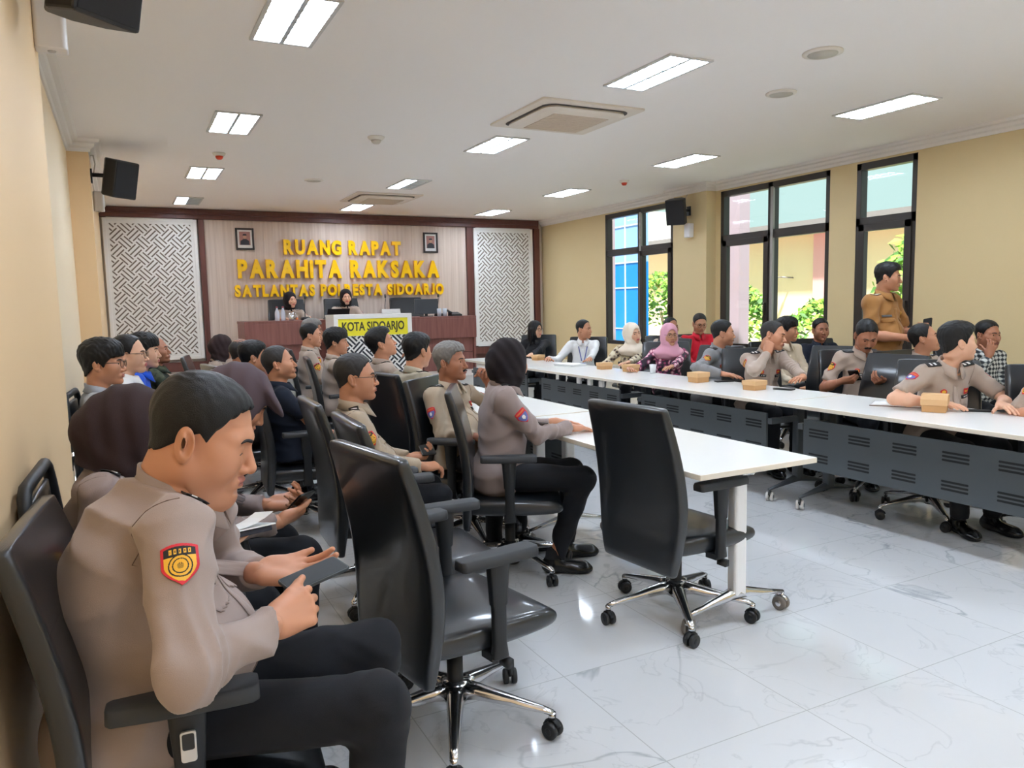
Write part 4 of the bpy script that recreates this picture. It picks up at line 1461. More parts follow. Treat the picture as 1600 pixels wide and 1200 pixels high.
def decal(name, bvh, c, d, upv, w, h, nx, ny, fn, mats, parent, off=.0025, thick=.002, reach=.3, back=.03):
    """a patch laid on a cloth surface: rays from c (offset in a plane) along d"""
    d = Vector(d).normalized()
    upv = Vector(upv)
    upv = (upv - d * upv.dot(d)).normalized()
    rt_ = upv.cross(d).normalized()
    c = Vector(c)
    pts, ok = [], []
    for j in range(ny + 1):
        for i in range(nx + 1):
            o = c + rt_ * ((i / nx - .5) * w) + upv * ((j / ny - .5) * h) - d * back
            hit = bvh.ray_cast(o, d, reach)
            if hit[0] is None:
                pts.append(None)
            else:
                pts.append(hit[0] - d * off)
    vmap, vs, fs, mi = {}, [], [], []
    def vid(k):
        if k not in vmap:
            vmap[k] = len(vs)
            vs.append(tuple(pts[k]))
        return vmap[k]
    for j in range(ny):
        for i in range(nx):
            m = fn((i + .5) / nx * 2 - 1, (j + .5) / ny * 2 - 1)
            ks = (j * (nx + 1) + i, j * (nx + 1) + i + 1, (j + 1) * (nx + 1) + i + 1, (j + 1) * (nx + 1) + i)
            if m is None or m < 0 or any(pts[k] is None for k in ks):
                continue
            fs.append(tuple(vid(k) for k in ks))
            mi.append(m)
    if not fs:
        return None
    V, F = np.array(vs), np.array(fs)
    nrm = Vector(np.cross(V[F[0][1]] - V[F[0][0]], V[F[0][2]] - V[F[0][0]]))
    if nrm.dot(d) > 0:
        F = F[:, ::-1]
    o = np_obj(name, V, F, mats, parent, np.array(mi))
    if thick:
        s = o.modifiers.new('thick', 'SOLIDIFY')
        s.thickness = thick
        s.offset = 1
    return o

def shield(u, v):
    """0 red border, 1 black top, 2 gold, 3 white; None outside"""
    top = .80 + .16 * (1 - u * u) if True else 0
    wv = 1.0 if v > -.05 else max(0, 1.0 - ((-v - .05) / .95) ** 1.7)
    if v > top or abs(u) > wv * .96:
        return None
    if v > top - .13 or abs(u) > wv * .96 - .15 or v < -.80:
        return 0
    r = math.hypot(u, (v + .10) * 1.15)
    if r < .17:
        return 1 if (int(u * 30) + int(v * 22)) % 2 else 2
    if r < .36:
        return 2
    if r < .42:
        return 1
    if r < .55:
        return 2
    if r < .62:
        return 1
    if v > .36:
        # row of small gold marks in the black band, like blurred letters
        q = (u + .62) / 1.24 * 5
        if .46 < v < .70 and 0 < q < 5 and .18 < q % 1 < .74 and not (.52 < v < .64 and .38 < q % 1 < .56):
            return 2
        return 1
    return 2 if abs(u) > .30 or v < -.5 else 1
def shield_blue(u, v):
    m = shield(u, v)
    if m is None: return None
    if m == 0: return 0
    if v > .28: return 5 if (.5 < v < .7) else 0
    r = math.hypot(u, v + .15)
    return 3 if r < .30 else 4
def bar(fr=.12):
    return lambda u, v: 0

def tpl_brow(key, V, Q):
    k2 = ('brow', key)
    if k2 not in TPL:
        b = bvh_of(V, Q)
        def strip(rows):
            vs, fs = [], []
            for a in rows:
                for (y, z) in a:
                    h = b.ray_cast(Vector((.16, y, z)), Vector((-1, 0, 0)))
                    p = h[0] if h[0] is not None else Vector((.08, y, z))
                    vs.append((p.x + .0012, p.y, p.z))
            n = len(rows[0])
            for i in range(len(rows) - 1):
                for j in range(n - 1):
                    fs.append((i * n + j, i * n + j + 1, (i + 1) * n + j + 1, (i + 1) * n + j))
            return vs, fs
        br = []
        for s in (-1, 1):
            ys = [.011, .018, .026, .034, .042, .049]
            zc = [.0175, .0195, .021, .0215, .0195, .0155]
            hw = [.0028, .0036, .0036, .0032, .0026, .001]
            br.append(strip([[(s * y, z + w * k) for y, z, w in zip(ys, zc, hw)] for k in (-1, 0, 1)]))
        mo = strip([[(y, z - .45 * abs(y) ** 1.25 * 1.6) for y in np.linspace(-.026, .026, 11)] for z in (-.0595, -.0565, -.0535, -.0505)])
        TPL[k2] = (br, mo)
    return TPL[k2]

def eye_mesh():
    if 'eye' not in TPL:
        mb = MB()
        r, n, m = .0122, 12, 9
        vs, fs, mi = [], [], []
        for i in range(m + 1):
            th = PI * i / m
            for k in range(n):
                ph = 2 * PI * k / n
                vs.append((r * math.cos(th), r * math.sin(th) * math.cos(ph), r * math.sin(th) * math.sin(ph)))
        for i in range(m):
            for k in range(n):
                fs.append((i * n + k, i * n + (k + 1) % n, (i + 1) * n + (k + 1) % n, (i + 1) * n + k))
                mi.append(1 if i < 2 else 0)
        TPL['eye'] = (np.array(vs), np.array(fs), np.array(mi))
    return TPL['eye']

def ik(S, Wp, l1, l2, pole):
    S, Wp = np.array(S, float), np.array(Wp, float)
    d = Wp - S
    L = np.linalg.norm(d)
    if L > (l1 + l2) * .995:
        Wp = S + d / L * (l1 + l2) * .995
        d = Wp - S
        L = np.linalg.norm(d)
    a = (l1 * l1 - l2 * l2 + L * L) / (2 * L)
    hgt = math.sqrt(max(0, l1 * l1 - a * a))
    u = d / L
    p = np.array(pole, float)
    p = p - u * (p @ u)
    p /= np.linalg.norm(p) + 1e-9
    return S + u * a + p * hgt, Wp

def folds(G, amp, seed=0., sc=1.0):
    X, Y_, Z = G
    a = np.abs(np.sin(sc * (26 * Z + 9 * X + 2.2 * np.sin(7 * Y_ + 5 * X + seed)) + seed)) - f4(.6)
    m = np.clip(np.sin(9 * X + 7 * Z + seed * 2) * np.sin(8 * Y_ - 4 * Z + seed) + .35, 0, 1)
    b = np.abs(np.sin(sc * (20 * Y_ - 24 * Z + 15 * X + 2 * np.sin(9 * Z + seed)) + seed)) - f4(.6)
    return (f4(amp) * (a * m + b * (1 - m) * .8)).astype(f4)

PEOPLE = {}
def person(key, label, pos, yaw, ztop=None, lean=0., s=1.0, w=1.0, belly=.2, zs=.455, stand=False, hy=0., hp=0., hr=0.,
           rh=None, lh=None, skin='tan', hair=('short', 'black'), scarf=None, shirt=C_POL, sleeve='long', trousers=C_TRO,
           eyes=True, glasses=None, moustache=False, ch=.2, fem=0., nose=1., fine=0, knees=(.12, .12), kfw=(.43, .43), ank=None, kz=None,
           patches='police', collar=True, z0=0., seed=None, legs=True, lanyard=False, headshift=(0, 0), side_lean=0.0, group=None, head_at=None, world=False, neck=.92, lids=False, bulk=0., cdrop=0., untuck=.0, apron=None, hscale=1.0, kneez=None):
    """local frame: x forward, y left; origin on the floor under the hips; angles in degrees"""
    seed = len(PEOPLE) * 1.37 if seed is None else seed
    rad = math.radians
    h_head = (.0042, .0034, .0022)[fine]
    h_body = (.0125, .0095, .0060)[fine]
    h_hand = (.0050, .0040, .0028)[fine]
    Lr = rad(lean)
    u = norm((math.sin(Lr), math.tan(rad(side_lean)), math.cos(Lr)))
    f = norm((math.cos(Lr), 0, -math.sin(Lr)))
    yv = np.cross(u, f)
    RT = np.stack([f, yv, u], 1)           # columns
    RTr = RT.T
    rel = u * .50 + f * .005
    Rh = rotm(rad(hy), rad(hp), rad(hr))
    Rn = rotm(rad(hy) * .3, rad(hp) * .45 + Lr * .5, rad(hr) * .4)
    if stand:
        hz = .88 * s
    else:
        if ztop is not None:
            s = 1.0
            for _ in range(4):
                top = zs + .085 * s + s * rel[2] + s ** .5 * hscale * (Rn @ np.array((.035, 0, .165 * neck)))[2] + .128 * hscale * s ** .5 * max(.8, math.cos(rad(hp) * .6))
                s *= (ztop - zs) / (top - zs)
            s = min(max(s, .86), 1.2)
        hz = zs + .085 * s
    hip = np.array((0., 0., hz))
    N = hip + rel * s
    hs = s ** .5 * 1.0 * hscale
    Hc = N + (Rn @ np.array((.035, 0, .165 * neck))) * hs + np.array((headshift[0], headshift[1], 0))
    if head_at is not None:
        a_ = rad(yaw)
        pos = (head_at[0] - Hc[0] * math.cos(a_) + Hc[1] * math.sin(a_), head_at[1] - Hc[0] * math.sin(a_) - Hc[1] * math.cos(a_))
    if world:
        cv = []
        for w_ in (rh, lh):
            if w_:
                w_ = dict(w_)
                w_['w'] = loc(pos, yaw, w_['w'], z0)
                for q_ in ('f', 'b', 'pole'):
                    if q_ in w_:
                        w_[q_] = dirl(yaw, w_[q_])
            cv.append(w_)
        rh, lh = cv
    body = None
    # ---- skeleton
    arms = {}
    for sd, hd in ((-1, rh), (1, lh)):
        Sp = hip + u * (.437 + .025 * bulk) * s + yv * sd * .172 * s * w + f * .05 * bulk
        if hd is None:
            hd = dict(w=(.30, sd * .10, hz + .06), f=(.8, -sd * .55, -.15), b=(.2, 0, 1), p='relax')
        Wp = np.array(hd['w'], float)
        E_, Wp = ik(Sp, Wp, .275 * s, .245 * s, hd.get('pole', (-.35, sd * .6, -1.0)))
        arms[sd] = (Sp, E_, Wp, hd)
    leg = {}
    for sd in (-1, 1):
        i = 0 if sd < 0 else 1
        Hp = hip + np.array((0, sd * .088 * s, 0))
        if stand:
            K = np.array((.02, sd * .095 * s, .48 * s)); A = np.array((-.02, sd * .10 * s, .085 * s))
        else:
            K = np.array((kfw[i] * s, sd * knees[i], zs + .055 * s if kneez is None else kneez[i]))
            A = np.array((K[0] - .02, sd * knees[i] * .95, .085)) if ank is None else np.array(ank[i])
        leg[sd] = (Hp, K, A)
    # ---- core body
    allp = [N, Hc] + [q for a in arms.values() for q in a[:3]]
    lo = np.min(allp, 0) - .12; hi = np.max(allp, 0) + .12
    lo = np.minimum(lo, hip - .19); hi = np.maximum(hi, hip + .19)
    hi[2] = min(hi[2], N[2] + .12)
    lo[2] = max(lo[2], hz - .13)
    ax, G = grid(lo, hi, h_body * 1.15)
    bl = belly
    d = ell(G, hip + u * .33 * s, (.098 * s, .140 * s * w, .155 * s), RTr)
    d = smin(d, ell(G, hip + u * .15 * s + f * (.01 + .04 * bl), ((.098 + .05 * bl) * s, (.125 + .04 * bl) * s, .14 * s), RTr), .06)
    d = smin(d, ell(G, hip, (.11 * s, .145 * s, .095 * s)), .05)
    d = smin(d, cone(G, N - u * .05, N + u * .02 + f * .01, .050 * s, .046 * s), .04)
    for sd in (-1, 1):
        Sp, E_, Wp, hd = arms[sd]
        d = smin(d, cone(G, N - u * .06 * s, Sp, .048 * s, .046 * s), .04)
        lk = .68 if sleeve == 'long' else 1.0
        a = smin(cone(G, Sp, E_, .047 * s * lk, .038 * s * lk), cone(G, E_, E_ + (Wp - E_) * .35, .039 * s * lk, .041 * s * lk), .02)
        a = smin(a, cone(G, E_ + (Wp - E_) * .35, Wp, .041 * s * lk, .0265 * s), .02)
        d = smin(d, a, .025)
    V, Q = snet(d, *ax)
    VS, QS, MI = [V], [Q], [np.zeros(len(Q), np.int32)]
    def push(V, Q, mi=None):
        off = sum(len(x) for x in VS)
        VS.append(V); QS.append(Q + off); MI.append(np.zeros(len(Q), np.int32) if mi is None else mi)
    # legs (under the trousers), one surface with the rest through the hip overlap
    if legs:
        for sd in (-1, 1):
            Hp, K, A = leg[sd]
            lo_ = np.min([Hp, K, A], 0) - .10; hi_ = np.max([Hp, K, A], 0) + .10
            ax, G = grid(lo_, hi_, .016)
            d = smin(cone(G, Hp, K, .070 * s, .050 * s), cone(G, K, A, .048 * s, .036 * s), .03)
            push(*snet(d, *ax))
    # head with neck skinned between the two frames
    hk = ('head', h_head, ch, fem, nose, lids, not scarf)
    HV, HQ, HM = tpl_head(hk, h_head, ch, fem, nose, lids, not scarf)
    piv = np.array((-.038, 0, -.165))
    def skin_head(V, lo_=-.165, hi_=-.075, chin=1.0):
        zz = V[:, 2:3] + chin * np.clip(V[:, :1] - .005, 0, .07)      # the chin goes with the skull, the neck with the body
        t = np.clip((zz - lo_) / (hi_ - lo_), 0, 1)
        t = t * t * (3 - 2 * t)
        a = Hc + hs * (V @ Rh.T)
        b = N + hs * ((V - piv) @ RT.T)
        return a * t + b * (1 - t)
    push(skin_head(HV), HQ, HM)
    # hands
    hands = {}
    for sd in (-1, 1):
        Sp, E_, Wp, hd = arms[sd]
        x_ = norm(hd['f'])
        z_ = np.array(hd['b'], float); z_ = norm(z_ - x_ * (z_ @ x_))
        y_ = np.cross(z_, x_)
        HVt, HQt = tpl_hand(hd.get('p', 'relax'), h_hand)
        Vl = HVt.copy()
        if sd > 0:
            Vl[:, 1] *= -1
        M_ = np.stack([x_, y_, z_], 1)
        k = s * (1 - .07 * fem)
        # the wrist stub bends into the forearm
        t = np.clip((Vl[:, :1] + .05) / .05, 0, 1)
        fa = norm(Wp - E_)
        z2 = norm(z_ - fa * (z_ @ fa)); M2 = np.stack([fa, np.cross(z2, fa), z2], 1)
        push(Wp + k * ((Vl @ M_.T) * t + (Vl @ M2.T) * (1 - t)), HQt if sd < 0 else HQt[:, ::-1])
        hands[sd] = (Wp, M_, k)
    body = np_obj('person', np.concatenate(VS), np.concatenate(QS), [SKIN[skin], LIPS[skin], M_BROW], None, np.concatenate(MI))
    body.location = (pos[0], pos[1], z0)
    body.rotation_euler = (0, 0, rad(yaw))
    tag(body, label, 'person', group)
    # ---- face details
    if eyes and not lids:
        EV, EQ, EM = eye_mesh()
        for sd in (-1, 1):
            np_obj('eye', Hc + hs * ((EV + np.array((.0757, sd * .0315, -.0015))) @ Rh.T), EQ, [M_EYEW, M_IRIS], body, EM)
    if eyes:
        br, mo = tpl_brow(hk, HV, HQ)
        for vs, fs in br:
            o = np_obj('eyebrow', skin_head(np.array(vs)), np.array(fs), M_BROW, body)
            sm = o.modifiers.new('thick', 'SOLIDIFY'); sm.thickness = .0015; sm.offset = 0
        if moustache:
            o = np_obj('moustache', skin_head(np.array(mo[0])), np.array(mo[1]), HAIRM['black'], body)
            sm = o.modifiers.new('thick', 'SOLIDIFY'); sm.thickness = .004; sm.offset = 0
    if scarf:
        sv, sq = tpl_hijab(scarf[0], h_head * 1.25, ch)
        if scarf[0] != 'drape':
            sq = sq[(sv[sq][:, :, 2] > -(.165 * neck + .035)).all(1)]
        np_obj('head_scarf', skin_head(sv, -.19, -.08, 0. if scarf[0] == 'drape' else .8), sq, scarf[1], body)
    elif hair:
        if hair[0] == 'long':
            hv, hq = tpl_longhair(h_head * 1.3)
            np_obj('hair', skin_head(hv, -.34, -.12, 0.), hq, HAIRM[hair[1]], body)
        else:
            hv, hq = tpl_hair(hair[0], h_head * .95, ch)
            np_obj('hair', Hc + hs * (hv @ Rh.T), hq, HAIRM[hair[1]], body)
    if glasses:
        g = MB()
        for sd in (-1, 1):
            rim = [(.1075 - .35 * max(0, abs(y_) - .02) ** 1.0 * .35, sd * (.0335 + .0245 * a), -.003 + .018 * b) for a, b, y_ in
                   [(math.copysign(abs(math.cos(t)) ** .6, math.cos(t)), math.copysign(abs(math.sin(t)) ** .6, math.sin(t)), .0335 + .0245 * math.cos(t)) for t in np.linspace(0, 2 * PI, 20, endpoint=False)]]
            g.tube(rim, .0014, 6, closed=True)
            g.tube([(.100, sd * .0585, .004), (.07, sd * .074 + sd * .003 * ch, .006), (.0, sd * (.0815 + .004 * ch), .008), (-.018, sd * (.0815 + .004 * ch), -.004)], .0017, 6)
        g.tube([(.1075, -.009, .002), (.111, 0, .005), (.1075, .009, .002)], .0013, 6)
        V = Hc + hs * (np.array(g.v) @ Rh.T)
        g.v = [tuple(q) for q in V]
        go = g.build('glasses', mat('glasses_dark', (40, 30, 26), .3), body)
        ln = MB()
        for sd in (-1, 1):
            ln.add([(.1065, sd * (.0335 + .023 * math.copysign(abs(math.cos(t)) ** .6, math.cos(t))), -.003 + .0165 * math.copysign(abs(math.sin(t)) ** .6, math.sin(t))) for t in np.linspace(0, 2 * PI, 16, endpoint=False)], [tuple(range(16))])
        ln.v = [tuple(q) for q in Hc + hs * (np.array(ln.v) @ Rh.T)]
        ln.build('lens', M_GLASS, go)
    # ---- shirt
    cuff = {}
    allp = [N] + [q for a in arms.values() for q in a[:3]] + [hip]
    lo = np.min(allp, 0) - .20; hi = np.max(allp, 0) + .10
    hi[0] = max(hi[0], hip[0] + .26 * s); lo[1] = min(lo[1], -.22 * s * w - .06); hi[1] = max(hi[1], .22 * s * w + .06)
    hem = hz - .06 * s - untuck
    lo[2] = hem - .03
    lo[0] = max(lo[0], -.34)
    ax, G = grid(lo, hi, h_body)
    ct = .012
    d = ell(G, hip + u * .325 * s - f * .045 * bulk, (.116 * s * (1 + .22 * bulk), .158 * s * w, .172 * s), RTr)
    d = smin(d, ell(G, hip + u * .15 * s + f * (.015 + .05 * bl), ((.115 + .06 * bl) * s, (.143 + .045 * bl) * s, .155 * s), RTr), .07)
    d = smin(d, ell(G, hip + np.array((-.005, 0, -.01)), ((.146 + .025 * bl) * s, (.188 + .025 * bl) * s, .135 * s)), .06)
    if bulk:
        d = smin(d, cone(G, N - u * .075 - f * .035, hip + u * .22 * s - f * .06, .085 * s, .125 * s), .07)
    if fem:
        for sd in (-1, 1):
            d = smin(d, ell(G, hip + u * .30 * s + f * .075 * s + yv * sd * .065, (.055 * s, .06 * s, .06 * s)), .05)
    am = None
    for sd in (-1, 1):
        Sp, E_, Wp, hd = arms[sd]
        d = smin(d, cone(G, N - u * .055 * s - f * .01, Sp + u * .006, .060 * s, .056 * s), .05)
        if sleeve == 'long':
            cf = E_ + (Wp - E_) * .90
            bk_ = 1 + .14 * bulk
            a = smin(cone(G, Sp, E_, .061 * s * bk_, (.050 - .004 * bulk) * s * bk_), cone(G, E_, cf, (.049 - .003 * bulk) * s * bk_, .0395 * s * bk_), .022)
            nrm = norm(cf - E_)
            a = smax(a, plane(G, cf, nrm), .004)
        else:
            q = .80
            cf = Sp + (E_ - Sp) * q
            a = cone(G, Sp, E_, .058 * s, .059 * s)
            nrm = norm(E_ - Sp)
            a = smax(a, plane(G, cf, nrm), .004)
        ra = (E_ - Sp)
        cuff[sd] = (cf, nrm)
        # cross wrinkles on the sleeve
        X, Y_, Z = G
        tt = plane(G, Sp, norm(E_ - Sp)); t2 = plane(G, E_, norm(Wp - E_))
        near = np.exp(-(((X - E_[0]) ** 2 + (Y_ - E_[1]) ** 2 + (Z - E_[2]) ** 2) / f4(.016)))
        a = a + f4(.0115) * (np.abs(np.sin(t2 * 56 + tt * 30 + 2.5 * np.sin(Y_ * 24 + X * 12 + seed))) - .6) * near
        am = a if am is None else np.minimum(am, a)
    d = smin(d, am, .028)
    d = d + folds(G, (.012, .013, .015)[fine], seed) + f4(.008 if fine < 2 else .004) * np.sin(G[2] * 13 + G[1] * 9 * np.sin(seed) + 2 * np.sin(G[0] * 12 + seed)) * np.sin(G[1] * 17 + G[0] * 11 + seed)
    d = smax(d, hem - G[2] + f4(.004) * np.sin(G[1] * 40 + G[0] * 30) + 0 * d, .006)
    # neck opening
    d = smax(d, -cone(G, N - u * .012 + f * .008, N + u * .2 + f * .03, .052 * s, .075 * s), .008)
    SV, SQ = snet(d, *ax)
    sh = np_obj('shirt', SV, SQ, shirt, body)
    bv = bvh_of(SV, SQ)
    # ---- collar
    if collar:
        vs, fs = [], []
        n = 44
        cc = N + f * .012 - u * cdrop
        rows = 6
        for i in range(n + 1):
            ph = rad(10 + 340 * i / n)
            cph, sph = math.cos(ph), math.sin(ph)
            fr_ = max(0, cph) ** 2
            ro = .060 * (s * .4 + hs * .6) + .010 * bulk
            pr = [(ro, -.022), (ro - .001, .004), (ro + .000, .027 - .012 * fr_), (ro + .006, .029 - .012 * fr_), (ro + .016, .006 - .012 * fr_), (ro + .027 + .012 * fr_, -.016 - .036 * fr_)]
            for r_, z_ in pr:
                vs.append(cc + f * (r_ * cph * (1.0 + .10 * fr_) - .012 * (z_ > .02)) + yv * (r_ * sph * .98) + u * (z_ - (.015 + cdrop * .8) * cph + .004))
        for i in range(n):
            for j in range(rows - 1):
                a = i * rows + j
                fs.append((a, a + 1, a + rows + 1, a + rows))
        o = np_obj('collar', np.array(vs), np.array(fs), shirt, body)
        sm = o.modifiers.new('thick', 'SOLIDIFY'); sm.thickness = .003; sm.offset = 0
    if fine and sleeve and patches:
        for sd in (-1, 1):
            Sp, E_, Wp, hd = arms[sd]
            axd = norm(norm(E_ - Sp) * .45 + yv * sd * .55)
            o1 = norm(np.cross(axd, f)); o2 = np.cross(axd, o1)
            runs, pts = [], []
            for k in range(25):
                th = 2 * PI * k / 24
                dr = o1 * math.cos(th) + o2 * math.sin(th)
                c_ = Sp - yv * sd * .012 * s + u * -.01
                h_ = bv.ray_cast(Vector(c_ + dr * .16), Vector(-dr), .15)
                if h_[0] is not None and (h_[0] - Vector(c_)).length < .115:
                    pts.append(h_[0] + Vector(dr) * .0004)
                else:
                    runs.append(pts)
                    pts = []
            runs.append(pts)
            pts = max(runs, key=len)
            if len(pts) > 6:
                MB().tube(pts, .0014, 5).build('sleeve_seam', cloth('seam_brown', (112, 92, 82)) if shirt in (C_POL, C_POL2, C_POLF) else shirt, body)
    ch_ = hip + u * .33 * s
    res = 1 + fine
    if patches and not scarf == None and scarf[0] == 'drape':
        patches = None if patches == 'police' else patches
    if collar or scarf:
        decal('button_placket', bv, hip + u * .24 * s + f * .2, -f, u, .030, .30 * s, 3, 14 * res, lambda a, b: 0, shirt, body, .002, .0016, back=.03 + .07 * bl)
    if patches in ('police', 'polda', 'security', 'khaki'):
        for sd in (-1, 1):
            Sp, E_, Wp, hd = arms[sd]
            axd = norm(E_ - Sp)
            out = yv * sd + f * .25
            out = norm(out - axd * (out @ axd))
            if patches != 'khaki':
                pc = Sp + axd * (.12 - .025 * bulk if sleeve == 'long' else .095) * s + out * .07
                fn = shield if (sd < 0) == (patches != 'polda') else shield_blue
                nx = (14, 22, 84)[fine]
                decal('sleeve_patch', bv, pc, -out, -axd, .066 * s, .082 * s, nx, int(nx * 1.25), fn, [P_RED, P_BLK, P_YEL, P_WHT, P_BLU, P_ORG], body, .003, .002)
            # rank board
            mid = N + (Sp - N) * .62
            side = norm((Sp - N) * np.array((1, 1, .6)))
            bd = lambda a, b: (1 if (abs(b + .35) < .16 or abs(b - .25) < .16) and abs(a) < .55 else 0)
            decal('rank_board', bv, mid + u * .04 + f * (.005 + .03 * bulk) + yv * sd * .012, -norm(u + f * (.05 + .25 * bulk) + yv * sd * (.25 + .25 * bulk)), -side, .046, .095 * s, 5 * res, 10 * res, bd, [P_BLK if patches != 'khaki' else C_POL2, P_WHT if patches != 'security' else P_BLK], body, .004, .003)
        pk = lambda a, b: (0 if b < .55 + .25 * (1 - abs(a)) - .3 * (abs(a) > 9) else 0)
        for sd in (-1, 1):
            c = ch_ + f * .2 + yv * sd * .080 * s
            decal('pocket_flap', bv, c - u * .045 * s, -f, u, .105 * s, .045 * s, 8 * res, 4 * res, lambda a, b: 0 if b > -.1 - .7 * (1 - abs(a)) else None, shirt, body, .003, .003, back=.03 + .07 * bl)
        c = ch_ + f * .2 - yv * .080 * s
        if patches != 'khaki':
            decal('name_tag', bv, c - u * .010 * s, -f, u, .085 * s, .020 * s, 14 * res, 3, lambda a, b: 1 if (abs(b) < .4 and abs(a) < .8 and int((a + 1) * 9) % 3 != 0) else 0, [P_BLK, P_WHT], body, .004, .002, back=.03 + .07 * bl)
            decal('chest_badge', bv, c + u * .022 * s, -f, u, .040 * s, .036 * s, 6 * res, 6 * res, lambda a, b: (1 if a * a + b * b < .4 else 0) if a * a + b * b < 1 else None, [P_RED, P_YEL], body, .004, .002, back=.03 + .07 * bl)
            c = ch_ + f * .2 + yv * .080 * s
            decal('unit_tag', bv, c - u * .010 * s, -f, u, .085 * s, .020 * s, 14 * res, 3, lambda a, b: 1 if (abs(b) < .4 and abs(a) < .6 and int((a + 1) * 9) % 3 != 0) else 0, [P_BLK, P_WHT], body, .004, .002, back=.03 + .07 * bl)
            decal('chest_badge', bv, c + u * .024 * s, -f, u, .042 * s, .034 * s, 6 * res, 6 * res, lambda a, b: 1 if abs(b) < .35 and abs(a) < .7 else 0, [P_RED, P_YEL], body, .004, .002, back=.03 + .07 * bl)
        else:
            decal('name_tag', bv, c - u * .002 * s, -f, u, .075 * s, .018 * s, 8, 3, lambda a, b: 0, [mat('tag_grey', (110, 110, 112), .4)], body, .004, .002, back=.03 + .07 * bl)
            decal('chest_badge', bv, ch_ + f * .2 + yv * .085 * s + u * .02, -f, u, .03, .03, 8, 8, lambda a, b: 0 if a * a + b * b < 1 else None, [P_YEL], body, .004, .003, back=.03 + .07 * bl)
    if apron:
        apron(bv, hip, f, u, yv, s, body, shirt)
    if lanyard:
        for sd in (-1, 1):
            decal('lanyard', bv, hip + u * .33 * s + f * .2 + yv * sd * .035, -f, u + yv * sd * .22, .012, .20 * s, 2, 14, lambda a, b: 0, [P_BLU], body, .004, .002, back=.03 + .07 * bl)
        decal('id_card', bv, hip + u * .17 * s + f * .25, -f, u, .062, .09, 4, 6, lambda a, b: 0 if b < .6 else 1, [mat('id_blue', (70, 96, 190), .3), P_WHT], body, .008, .002, back=.03 + .07 * bl)
    # ---- trousers and shoes
    if legs:
        pts = [hip] + [q for l in leg.values() for q in l]
        lo = np.min(pts, 0) - .17; hi = np.max(pts, 0) + .14
        hi[2] = hz + .12; lo[2] = .05
        ax, G = grid(lo, hi, max(h_body, .0085) if fine == 2 else h_body * 1.25)
        d = ell(G, hip, ((.115 + .02 * bl) * s, (.150 + .02 * bl) * s, .105 * s))
        for sd in (-1, 1):
            Hp, K, A = leg[sd]
            t = cone(G, Hp + np.array((.02, -.010 * sd, -.004)), K, .084 * s, .068 * s)
            hm = K + (A - K) * .97
            c_ = smax(cone(G, K, A, .066 * s, .054 * s), plane(G, hm, norm(A - K)), .004)
            X, Y_, Z = G
            near = np.exp(-(((X - K[0]) ** 2 + (Y_ - K[1]) ** 2 + (Z - K[2]) ** 2) / f4(.02)))
            t = smin(t, c_, .035) + f4(.004) * (np.abs(np.sin(X * 42 + Z * 50 + 2 * np.sin(Y_ * 22))) - .6) * near
            d = smin(d, t, .03)
        d = d + folds(G, .008, seed + 3, .8)
        if not stand:
            d = smax(d, (zs - .012) - G[2] - f4(3.0) * np.clip(G[0] - f4(.20), 0, None) + 0 * d, .01)
        V, Q = snet(d, *ax)
        np_obj('trousers', V, Q, trousers, body)
        for sd in (-1, 1):
            Hp, K, A = leg[sd]
            dr = norm((1, sd * .16, 0)) if not stand else norm((1, sd * .2, 0))
            lo = A + np.array((-.14, -.12, 0)); lo[2] = -.004
            hi = A + np.array((.26, .12, .06)); hi[2] = A[2] + .06
            ax, G = grid(lo, hi, .0105 if not fine else .007)
            fl = np.array((A[0], A[1], 0))
            d = cone(G, fl + dr * -.035 + (0, 0, .042), fl + dr * .15 + (0, 0, .030), .040, .036)
            d = smin(d, cone(G, fl + (0, 0, .05), A + np.array((-.01, 0, .02)), .042, .040), .03)
            d = smin(d, ell(G, fl + dr * .13 + (0, 0, .022), (.075, .048, .030), [[dr[0], dr[1], 0], [-dr[1], dr[0], 0], [0, 0, 1]]), .02)
            d = smax(d, f4(.002) - G[2] + 0 * d, .003)
            V, Q = snet(d, *ax)
            C = V[Q].mean(1)
            mi = (C[:, 2] < .018).astype(np.int32)
            mi[C[:, 2] > A[2] + .0] = 2
            np_obj('shoe', V, Q, [M_SHOE, M_SOLE, M_SOCK], body, mi)
    PEOPLE[key] = dict(z0=z0, sh=sh, body=body, hands=hands, hip=hip, N=N, Hc=Hc, s=s, yaw=rad(yaw), pos=pos, bvh=bv, Rh=Rh, hs=hs, f=f, u=u, yv=yv, arms=arms, leg=leg)
    return body

def loc(pos, yaw, p, z0=0.):
    a = math.radians(yaw)
    dx, dy = p[0] - pos[0], p[1] - pos[1]
    return (dx * math.cos(a) + dy * math.sin(a), -dx * math.sin(a) + dy * math.cos(a), p[2] - z0)
def dirl(yaw, d):
    a = math.radians(yaw)
    return (d[0] * math.cos(a) + d[1] * math.sin(a), -d[0] * math.sin(a) + d[1] * math.cos(a), d[2])

def seat_for(key, kind='office', label='', group=None, dx=None, rz=None):
    p = PEOPLE[key]
    dx = (.07 if kind == 'office' else .13) if dx is None else dx
    a = p['yaw'] if rz is None else math.radians(rz)
    x, y = p['pos'][0] + dx * math.cos(a), p['pos'][1] + dx * math.sin(a)
    return (chair if kind == 'office' else visitor)(x, y, a, label, group)
